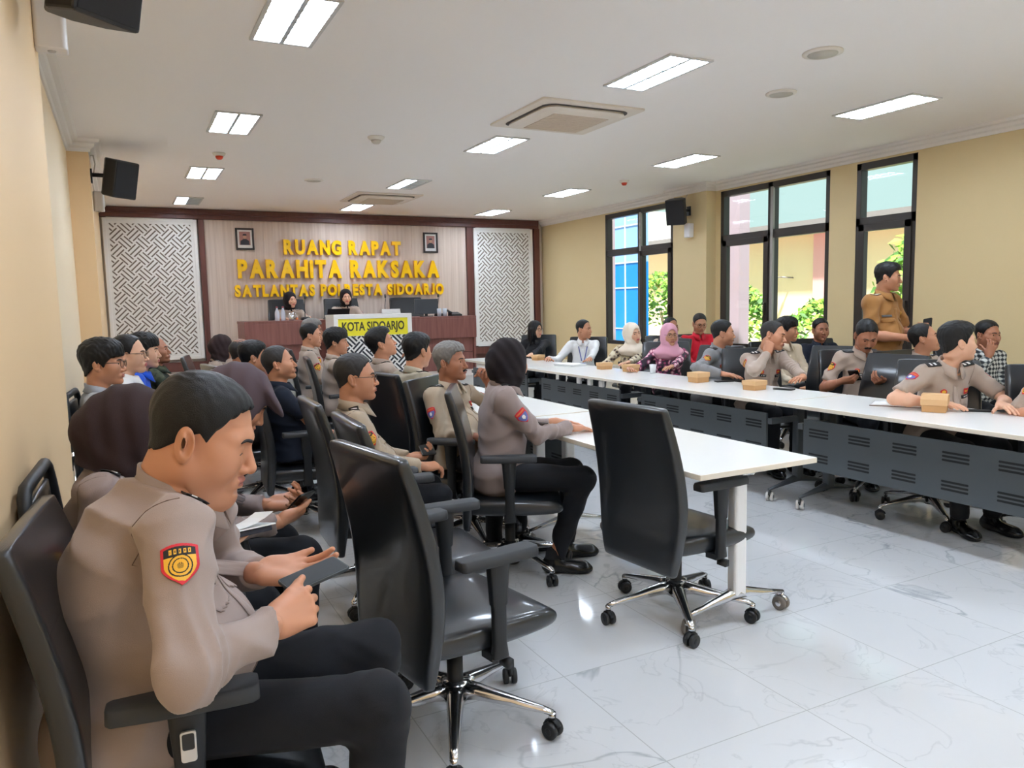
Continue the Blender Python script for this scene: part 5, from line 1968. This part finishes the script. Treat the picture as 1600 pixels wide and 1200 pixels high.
# ------------------------------------------------------------------ cloth patterns
def pattern(name, kind, c1, c2, c3, scale=30):
    m, nt, b = nodes_of(name)
    N_, L_ = nt.nodes.new, nt.links.new
    tc = N_('ShaderNodeTexCoord')
    if kind == 'plaid':
        ck = N_('ShaderNodeTexWave'); ck.inputs['Scale'].default_value = scale; ck.bands_direction = 'Z'
        c2_ = N_('ShaderNodeTexWave'); c2_.inputs['Scale'].default_value = scale; c2_.bands_direction = 'Y'
        L_(tc.outputs['Object'], ck.inputs['Vector']); L_(tc.outputs['Object'], c2_.inputs['Vector'])
        ad = N_('ShaderNodeMath'); ad.operation = 'ADD'
        L_(ck.outputs['Fac'], ad.inputs[0]); L_(c2_.outputs['Fac'], ad.inputs[1])
        hf = N_('ShaderNodeMath'); hf.operation = 'MULTIPLY'; hf.inputs[1].default_value = .5
        L_(ad.outputs[0], hf.inputs[0])
        out = hf.outputs[0]
    else:
        v = N_('ShaderNodeTexVoronoi' if kind == 'batik' else 'ShaderNodeTexNoise')
        v.inputs['Scale'].default_value = scale
        L_(tc.outputs['Object'], v.inputs['Vector'])
        out = v.outputs['Distance' if kind == 'batik' else 'Fac']
    r = N_('ShaderNodeValToRGB')
    r.color_ramp.interpolation = 'CONSTANT'
    el = r.color_ramp.elements
    el[0].position = 0; el[0].color = lin(c1) + (1,)
    el[1].position = .36 if kind != 'camo' else .45; el[1].color = lin(c2) + (1,)
    e3 = el.new(.56 if kind != 'camo' else .55); e3.color = lin(c3) + (1,)
    L_(out, r.inputs['Fac'])
    L_(r.outputs['Color'], b.inputs['Base Color'])
    b.inputs['Roughness'].default_value = .8
    return m
C_BATIK = pattern('cloth_batik_brown', 'batik', (66, 50, 48), (176, 158, 132), (214, 204, 178), 26)
C_BATPINK = pattern('cloth_batik_pink', 'batik', (236, 200, 206), (156, 66, 106), (52, 40, 52), 22)
C_PLAID = pattern('cloth_plaid', 'plaid', (40, 44, 48), (120, 124, 124), (206, 206, 200), 9)
C_CAMO = pattern('cloth_dark_green', 'camo', (34, 44, 34), (56, 66, 48), (80, 84, 64), 12)
C_WHITE = cloth('white_shirt', (238, 238, 238))
C_RED = cloth('red_shirt', (206, 26, 46))
C_NAVY = cloth('navy_shirt', (22, 29, 44))
C_BLUE = cloth('blue_jacket', (24, 84, 206))
C_GREYP = cloth('grey_polo', (164, 168, 176))
C_KHAKI = cloth('khaki_uniform', (160, 112, 60))
C_BLACKJ = cloth('black_jacket', (40, 40, 44))
C_CREAM = cloth('cream_shirt', (226, 208, 182))
C_SCREAM = cloth('scarf_cream', (236, 222, 202))
C_SPINK = cloth('scarf_pink', (214, 156, 174))
C_POLP = cloth('police_mauve', (150, 134, 130))
C_POLG = cloth('police_greenish', (168, 158, 138))

def sit(key, label, head, yaw, lean=0, hp=0, hw=None, rw=None, lw=None, **k):
    """head = (x, y) of the head and z of the crown; hw = world heading of the head; rw / lw = world wrist dicts"""
    k.pop('s_guess', None)
    return person(key, label, (0, 0), yaw, head[2] - k.get('z0', 0.), lean=lean, hp=hp, hy=(0 if hw is None else hw - yaw), head_at=head[:2], world=True, rh=rw, lh=lw, **k)

def in_hand(key, sd, obj, at=(.095, 0, -.03), rot=None):
    p = PEOPLE[key]
    Wp, M_, k = p['hands'][sd]
    M4 = Matrix([list(M_[0]) + [0], list(M_[1]) + [0], list(M_[2]) + [0], [0, 0, 0, 1]])
    c = Wp + M_ @ np.array(at) * k
    M4.translation = Vector(c)
    B = Matrix.Translation((p['pos'][0], p['pos'][1], p['z0'])) @ Matrix.Rotation(p['yaw'], 4, 'Z')
    obj.matrix_world = B @ M4 @ (rot if rot is not None else Matrix.Identity(4))
    return obj
FLIP = Matrix.Rotation(PI, 4, 'X')

# ------------------------------------------------------------------ the man in front
sit('front', 'person in tan police shirt in the foreground, head bent over the phone in both hands', (.145, 1.84, 1.305), -13, lean=12, hp=19, hw=-17,
    rw=dict(w=(.245, 1.64, .775), f=(.88, .36, .14), b=(.05, -.86, .42), p='pinch', pole=(-.20, -.70, -.6)),
    lw=dict(w=(.265, 1.93, .795), f=(.92, -.30, -.04), b=(.1, .42, -.85), p='cradle', pole=(-.2, .8, -.4)),
    fine=2, ch=1., belly=1.0, bulk=1.0, w=1.12, skin='tan', hair=('short', 'black'), shirt=C_POLF, kfw=(.52, .53), knees=(.15, .17), untuck=.06, hscale=1.08, nose=1.1, kneez=(.545, .54), neck=.72, lids=True, cdrop=.006)
ph1 = phone('dark phone in a flip case held by the foreground man', (0, 0), case=mat('phone_case_grey', (52, 56, 56), .5))
c_, a_ = Vector((.368, 1.79, .812)), Vector((.90, .30, .12)).normalized()
b_ = Vector((-.30, .92, .16)); b_ = (b_ - a_ * b_.dot(a_)).normalized()
n_ = a_.cross(b_)
if n_.z < 0: n_ = -n_
x_ = a_.cross(n_)
M4 = Matrix((x_, a_, n_)).transposed().to_4x4()
M4.translation = c_
ph1.matrix_world = M4
t = seat_for('front', 'office', 'black office chair carrying the foreground man, cut by the left edge', dx=.12, rz=-5)
pl = MB().prism([(x, .585 + z) for x, z in rrect(.015, .032, .006, 3)], 1, -.297, -.290, 0)
pl.prism([(x, .596 + z) for x, z in rrect(.0115, .017, .004, 3)], 1, -.2985, -.2965, 1)
o = pl.build('height_button', [mat('satin_silver', (205, 202, 198), .3, .4), M_CAST], t, bevel=.001)
o['label'] = 'silver height button on the armrest post'

# ------------------------------------------------------------------ left wall row
flat = lambda w_, f_, **k: dict(w=w_, f=f_, b=(0, 0, 1), p='flat', **k)
rel = lambda w_, f_, **k: dict(w=w_, f=f_, b=(0, 0, 1), p='relax', **k)
sit('c2', 'person in dark brown head scarf reading papers behind the foreground man', (.005, 2.36, 1.235), -2, lean=6, hp=24, hscale=1.08, neck=.50,
    rw=dict(w=(.11, 2.14, .80), f=(.8, .30, .0), b=(.0, -.3, -.9), p='flat'), lw=dict(w=(.11, 2.42, .755), f=(.8, -.30, .0), b=(.0, .3, -.9), p='flat'),
    fine=1, fem=1., scarf=('tuck', C_HIJ), shirt=C_POLP, w=.95, skin='light', kfw=(.46, .44), knees=(.13, .12), ch=.4)
seat_for('c2', 'visitor', 'black visitor chair with looped arm under the woman reading papers')
tb = thing('tablet', 'dark tablet folder under the paper held by the woman in the dark brown scarf', 'tablet', (.225, 2.27, .80))
MB().prism(rrect(.10, .135, .012, 4), 2, 0, .014).build('folder', mat('folder_navy', (40, 44, 62), .5), tb, bevel=.002)
tb.rotation_euler = (-.24, -.06, .1)
pp = thing('paper_sheets', 'white paper sheets on the tablet of the woman in the dark brown scarf', 'papers', (.235, 2.27, .817))
pr = MB()
pr.loft([[(x, y, z) for y, z in ((-.145, 0), (.145, 0), (.145, .004), (-.145, .004))] for x, z0 in ((-.1, 0), (.1, 0))], smooth=False)
pr.build('sheets', M_PAPER, pp)
cv = MB()
rings = []
for i in range(9):
    x = -.1 + .2 * i / 8
    zz = .005 + .03 * max(0, (i - 4) / 4) ** 2
    rings.append([(x, -.14, zz), (x, .14, zz), (x, .14, zz + .0008), (x, -.14, zz + .0008)])
cv.loft(rings, smooth=False).build('top_sheet', M_PAPER, pp)
pp.rotation_euler = (-.24, -.06, .06)
sit('c3', 'person in dark purple peaked head scarf leaning over a phone, behind the foreground man', (.37, 3.0, 1.235), 0, lean=28, hp=34, neck=.8,
    rw=dict(w=(.46, 2.80, .68), f=(.85, .4, .1), b=(.1, -.5, -.7), p='hold'), lw=dict(w=(.47, 3.06, .68), f=(.85, -.4, .1), b=(.1, .4, -.9), p='hold'),
    fem=1., scarf=('visor', cloth('scarf_purple', (84, 70, 76))), shirt=C_POLP, w=.95, fine=1, kfw=(.5, .46))
seat_for('c3', 'visitor', 'black visitor chair under the leaning woman with the peaked scarf')
in_hand('c3', -1, phone('phone held by the woman in the peaked scarf', (0, 0)), (.10, .02, -.032), FLIP)
sit('c4', 'person in grey polo with glasses and black hair, seated along the left wall', (-.11, 4.7, 1.30), -4, hw=-14, lean=0, hair=('fringe', 'black'), glasses=True, shirt=C_GREYP, sleeve='short', patches=None, skin='tan', fine=1)
seat_for('c4', 'visitor', 'visitor chair of the man in the grey polo by the left wall')
sit('c5', 'person in white shirt with glasses, seated beyond the grey polo man', (.02, 5.42, 1.31), -4, hw=-14, hair=('recede', 'black'), glasses=True, shirt=C_WHITE, patches=None, skin='light')
seat_for('c5', 'visitor', 'visitor chair under the man with glasses and white shirt')
sit('c6', 'person in bright blue jacket with thick black hair, third along the left wall', (.12, 6.1, 1.29), -4, hw=-12, hair=('fringe', 'black'), shirt=C_BLUE, patches=None, skin='light', lean=8)
seat_for('c6', 'visitor', 'visitor chair under the man in the blue jacket')
sit('c7', 'person in dark green jacket with receding hair, farthest along the left wall', (.23, 6.95, 1.25), -6, hw=-18, hair=('bald', 'dark'), shirt=C_CAMO, patches=None, skin='brown', lean=-6, hp=-8)
seat_for('c7', 'visitor', 'visitor chair under the man in the dark green jacket')

# ------------------------------------------------------------------ second row
sit('b1', 'person with grey cropped hair and glasses in tan police shirt, middle of the picture', (1.0, 3.66, 1.225), -10, lean=-4, hw=-20, hp=-2, hair=('short', 'dark'), glasses=True, shirt=C_POL2, fine=1, ch=.5, belly=.7, patches='police',
    rw=dict(w=(1.28, 3.50, .66), f=(.9, .2, -.1), b=(.1, -.3, 1), p='relax'), lw=dict(w=(1.30, 3.74, .66), f=(.9, -.2, .05), b=(.05, .15, -1), p='hold'))
seat_for('b1', 'office', 'black office chair of the grey-haired man with glasses', rz=-2)
in_hand('b1', 1, phone('phone in the hand of the man with glasses and cropped grey hair', (0, 0)), (.10, -.01, -.03), FLIP)
sit('b2', 'person in navy blue shirt with cropped receding hair, second row from the left', (.88, 5.05, 1.215), -4, lean=-8, hw=-14, hp=-10, hair=('recede', 'dark'), shirt=C_NAVY, sleeve='short', patches=None, ch=.4, fine=1, skin='tan')
seat_for('b2', 'office', 'black office chair of the man in the navy shirt')
sit('b5', 'person with black hair half hidden behind the man in navy', (.84, 5.85, 1.20), 0, hair=('neat', 'black'), shirt=C_BLACKJ, patches=None)
seat_for('b5', 'office', 'office chair under the half hidden black-haired person')
sit('b3', 'person with bald crown and cream collar, beyond the man in navy', (.86, 6.6, 1.20), 8, hw=14, hair=('bald', 'dark'), shirt=C_CREAM, patches=None, skin='brown')
seat_for('b3', 'office', 'office chair under the bald man in the cream shirt')
sit('b4', 'person in dark head scarf and tan shirt, farthest in the second row', (.86, 8.0, 1.205), -10, hw=0, fem=1., scarf=('tuck', C_HIJ), shirt=C_POL, lean=8, hp=8)
seat_for('b4', 'office', 'office chair under the woman in the dark scarf, farthest in the second row')

# ------------------------------------------------------------------ first row at the left tables
sit('a1', 'person in black head scarf and police shirt seated at the nearest left table', (1.83, 3.63, 1.265), -20, lean=5, hw=14, neck=.72, fem=.8, scarf=('tuck', C_HIJB), shirt=C_POLP, fine=1, w=.97, skin='tan', patches='polda', untuck=.05,
    rw=flat((2.13, 3.50, .775), (1, .15, -.12), pole=(-.3, -.5, -1)), lw=flat((2.17, 3.72, .775), (1, -.25, -.12)), kfw=(.47, .45), knees=(.10, .12),
    ank=((.30, -.10, .085), (.40, .12, .085)))
seat_for('a1', 'office', 'black office chair of the woman in the black scarf at the nearest left table', rz=-26)
sit('a2', 'person with wavy grey hair and moustache in tan police shirt, turned toward the camera side', (1.76, 4.28, 1.225), -66, lean=-10, hw=-48, hp=-4, hair=('neat', 'grey'), shirt=C_POL2, fine=1, moustache=True, belly=1.0, ch=.3, patches='polda', skin='brown',
    rw=dict(w=(1.80, 4.00, .68), f=(.75, -.1, -.5), b=(.5, -.4, .7), p='relax'), lw=dict(w=(1.98, 4.22, .97), f=(-.15, -.1, 1), b=(.8, .3, .2), p='grip', pole=(.1, .6, -1)))
seat_for('a2', 'office', 'black office chair of the wavy grey-haired man', rz=-48)
sit('a3', 'person with short black hair seen from behind, next to the wavy grey-haired man', (1.80, 4.98, 1.262), 12, lean=4, hw=22, hair=('neat', 'black'), shirt=C_POLG, ch=.4, patches='polda', skin='tan')
seat_for('a3', 'office', 'black office chair of the man seen from behind at the second left table')
sit('a4', 'person with tilted back head and hand at the chin in tan police shirt', (1.80, 5.80, 1.285), 0, lean=-4, hw=-12, hp=-18, hair=('neat', 'black'), shirt=C_POL, skin='tan', sleeve='short',
    rw=dict(w=(2.05, 5.76, 1.02), f=(-.1, .2, 1), b=(.8, -.4, .2), p='fist', pole=(.2, -.6, -1)))
seat_for('a4', 'office', 'black office chair of the man with the tilted back head')
sit('a5', 'person with thick black hair in tan police shirt, before the lectern', (1.72, 6.9, 1.26), -8, hw=-18, hair=('fringe', 'black'), shirt=C_POL, skin='tan')
seat_for('a5', 'office', 'black office chair of the thick-haired man before the lectern')
sit('a6', 'person with short dark hair in tan police shirt, in front of the stage desk', (1.70, 7.85, 1.30), -4, hw=-14, hair=('short', 'black'), shirt=C_POL, skin='tan')
seat_for('a6', 'office', 'office chair of the short-haired man in front of the stage desk')
sit('a7', 'person with grey hair and dark face, farthest in the left rows', (1.86, 8.5, 1.33), -4, hw=-14, hair=('neat', 'grey'), shirt=C_POL, skin='brown')
seat_for('a7', 'office', 'office chair of the grey-haired man farthest in the left rows')

# ------------------------------------------------------------------ stage
def stage_chair(x, y, rz, label):
    t = chair(x, y, rz, label)
    t.location.z = DZ
    t.scale = (1.1, 1.1, 1.13)
for k_, x, zt, hw_, lab in (('d1', 2.27, 1.70, -70, 'person in dark head scarf seated at the left of the stage desk'), ('d2', 3.12, 1.735, -95, 'person in dark head scarf seated on the stage behind the lectern')):
    sit(k_, lab, (x, 11.78, zt), -88, lean=2, hw=hw_, fem=1., scarf=('tuck', C_HIJB), shirt=C_POL, z0=DZ, skin='light', lw=flat((x + .2, 11.42, DT + .025), (-.6, -.6, 0)), rw=flat((x - .2, 11.42, DT + .025), (.6, -.6, 0)))
    p_ = PEOPLE[k_]
    stage_chair(p_['pos'][0], p_['pos'][1] - .05, math.radians(-90), 'black office chair under the ' + ('left stage woman' if k_ == 'd1' else 'stage woman behind the lectern'))
    MB
stage_chair(4.20, 11.86, math.radians(-95), 'empty black office chair behind the stage desk at the right')

# ------------------------------------------------------------------ right row at the tables
sit('r1', 'person with long black hair and dark jacket at the far end of the right tables', (5.0, 9.1, 1.20), -130, hw=-70, lean=4, fem=1., hair=('long', 'black'), glasses=True, shirt=C_BLACKJ, patches=None, skin='light',
    rw=flat((4.6, 9.15, .775), (-.8, -.4, 0)), lw=flat((4.75, 8.8, .775), (-.6, -.8, 0)))
seat_for('r1', 'office', 'black office chair of the long-haired woman')
sit('r2', 'person in white shirt with blue lanyard at the right tables', (5.08, 8.0, 1.24), -125, hw=-62, lean=2, hair=('recede', 'black'), shirt=C_WHITE, patches=None, lanyard=True, skin='tan',
    rw=flat((4.62, 8.1, .775), (-.5, -.8, 0)), lw=flat((4.9, 7.6, .77), (-.6, -.7, 0)))
seat_for('r2', 'office', 'black office chair of the man in the white shirt', rz=-140)
chair(5.72, 7.72, math.radians(175), 'empty black office chair behind the man in the white shirt')
sit('r3', 'person in cream head scarf and brown patterned blouse', (5.0, 6.88, 1.215), -118, hw=-88, hr=8, lean=6, fem=1., scarf=('drape', C_SCREAM), shirt=C_BATIK, patches=None, collar=False, skin='light',
    rw=flat((4.55, 6.85, .775), (-.4, -.9, 0)), lw=flat((4.68, 6.6, .775), (-.8, -.3, 0)))
chair(5.42, 6.98, math.radians(190), 'bluish black office chair beside the woman in the cream scarf')
sit('r4', 'person in pink head scarf and glasses with pink patterned jacket', (5.0, 6.24, 1.20), -122, hw=-108, lean=4, fem=1., scarf=('drape', C_SPINK), shirt=C_BATPINK, glasses=True, patches=None, collar=False, skin='tan', ch=.4,
    rw=flat((4.52, 6.28, .775), (-.3, -.9, 0)), lw=flat((4.72, 5.9, .775), (-.8, -.4, 0)))
seat_for('r4', 'office', 'black office chair of the woman in the pink scarf')
sit('r5', 'person in grey security shirt, looking to the right at the tables', (4.93, 5.38, 1.262), -62, hw=-38, lean=10, hair=('short', 'black'), shirt=C_SAT, patches='security', skin='tan', belly=.6, fine=1,
    rw=flat((4.66, 5.08, .80), (.5, -.85, -.1), pole=(-1, .2, -.2)), lw=flat((5.05, 4.86, .70), (-.2, -1, 0)))
seat_for('r5', 'office', 'black office chair of the man in the grey security shirt', rz=195)
sit('r6', 'person in tan police shirt resting a cheek on the fist at the right tables', (4.86, 4.70, 1.262), -100, hw=-62, hr=-12, hp=6, lean=16, hair=('recede', 'dark'), shirt=C_POL, skin='tan', fine=1, belly=.5,
    rw=dict(w=(4.735, 4.635, 1.005), f=(.30, .05, .95), b=(-.6, -.75, .2), p='fist', pole=(-.8, -.1, -.6)), lw=flat((4.74, 4.20, .785), (-.85, -.25, -.05), pole=(.9, -.2, -.4)))
seat_for('r6', 'office', 'black office chair of the man resting his cheek on his fist', rz=-120)
chair(5.42, 4.62, math.radians(200), 'empty black office chair with light edge behind the cheek-on-fist officer')
sit('r7', 'person in short-sleeved police shirt with forearm on the table, face turned right', (4.66, 2.98, 1.275), -108, hw=-32, hp=-4, lean=14, hair=('neat', 'black'), shirt=C_POL, sleeve='short', skin='light', fine=1, patches='polda', belly=.4,
    rw=flat((4.46, 2.98, .785), (.25, -.95, -.05), pole=(-.9, .5, -.2)), lw=flat((4.66, 2.70, .785), (-.5, -.8, -.05), pole=(.9, -.2, -.4)))
seat_for('r7', 'office', 'black office chair of the short-sleeved officer', rz=-150)
chair(4.86, 3.74, math.radians(182), 'empty bluish black office chair left of the short-sleeved officer')
sit('r8', 'person in tan police shirt at the right edge, head outside the picture', (4.86, 2.36, 1.27), -125, hw=-60, lean=8, hair=('short', 'black'), shirt=C_POL, sleeve='short', skin='tan', fine=1,
    rw=flat((4.56, 2.42, .785), (-.3, -.9, -.05)), lw=flat((4.68, 2.0, .785), (-.8, -.5, 0)))
seat_for('r8', 'office', 'black office chair of the officer cut by the right edge')

# ------------------------------------------------------------------ second row by the windows
sit('s1', 'person in tan police shirt sitting behind the pink head scarf', (6.0, 7.46, 1.245), -112, hw=-90, hair=('recede', 'black'), shirt=C_POL, skin='brown')
seat_for('s1', 'office', 'black office chair behind the pink head scarf')
sit('s2', 'person in bright red shirt with glasses, by the far window', (6.42, 7.42, 1.28), -112, hw=-112, hp=14, hair=('short', 'dark'), glasses=True, shirt=C_RED, patches=None, skin='tan')
seat_for('s2', 'office', 'black office chair of the man in the red shirt')
sit('s3', 'person in white shirt with dark parted hair by the middle window', (5.9, 5.52, 1.255), -95, hw=-62, hair=('fringe', 'black'), shirt=C_CREAM, patches=None, skin='tan')
seat_for('s3', 'office', 'black office chair of the man in the white shirt by the middle window')
sit('s4', 'person in dark navy jacket facing the camera between the windows', (6.44, 5.58, 1.235), -116, hw=-116, hair=('short', 'black'), shirt=C_NAVY, patches=None, skin='brown')
seat_for('s4', 'office', 'black office chair of the man in the dark navy jacket')
sit('s5', 'person with moustache in tan police shirt looking down at a phone in the lap', (5.22, 4.08, 1.262), -116, hw=-124, hp=30, lean=2, hair=('short', 'black'), shirt=C_POL, moustache=True, skin='brown', fine=1, sleeve='short', patches='security',
    rw=dict(w=(4.93, 4.06, .80), f=(.45, -.8, .1), b=(-.5, -.2, -.8), p='hold'), lw=dict(w=(5.12, 3.82, .80), f=(-.8, .1, .1), b=(.3, -.4, -.8), p='hold'))
seat_for('s5', 'office', 'black office chair of the man looking down at his phone')
in_hand('s5', -1, phone('black phone held by the moustached man in the right rows', (0, 0)), (.10, .02, -.03), FLIP)
sit('s6', 'person in tan police shirt with face raised to the right, behind the short-sleeved officer', (5.52, 3.80, 1.235), -90, hw=-55, hp=-14, hair=('recede', 'black'), shirt=C_POL, skin='tan', fine=1)
seat_for('s6', 'office', 'black office chair of the man with the raised face')
sit('s7', 'person in dark plaid shirt with hand at the mouth, by the bare wall', (6.3, 3.78, 1.235), -112, hw=-100, lean=6, hair=('short', 'black'), shirt=C_PLAID, patches=None, skin='brown',
    rw=dict(w=(6.13, 3.66, .96), f=(.25, -.1, 1), b=(-.5, -.7, .2), p='relax', pole=(-.5, -.4, -1)))
seat_for('s7', 'office', 'black office chair of the man in the plaid shirt')
# standing man
pos = (5.86, 4.43)
yw = -84
person('t1', 'person in ochre brown uniform standing by the narrow window, phone in hand', pos, yw, stand=True, s=1.06, hscale=.93, lean=0, hy=26, hp=4, hair=('neat', 'black'), shirt=C_KHAKI, sleeve='short', trousers=cloth('khaki_trousers', (150, 104, 56)), patches='khaki', skin='tan', belly=.4, w=.94,
    rh=dict(w=(.27, -.07, 1.10), f=(.75, .65, -.1), b=(.4, -.5, .7), p='grip'), lh=dict(w=(.28, .13, 1.13), f=(.8, -.3, .3), b=(.2, .7, -.3), p='grip'), untuck=.02)
in_hand('t1', 1, phone('dark phone held at the waist by the standing man', (0, 0)), (.10, -.01, -.03), FLIP @ Matrix.Rotation(.4, 4, 'Y'))
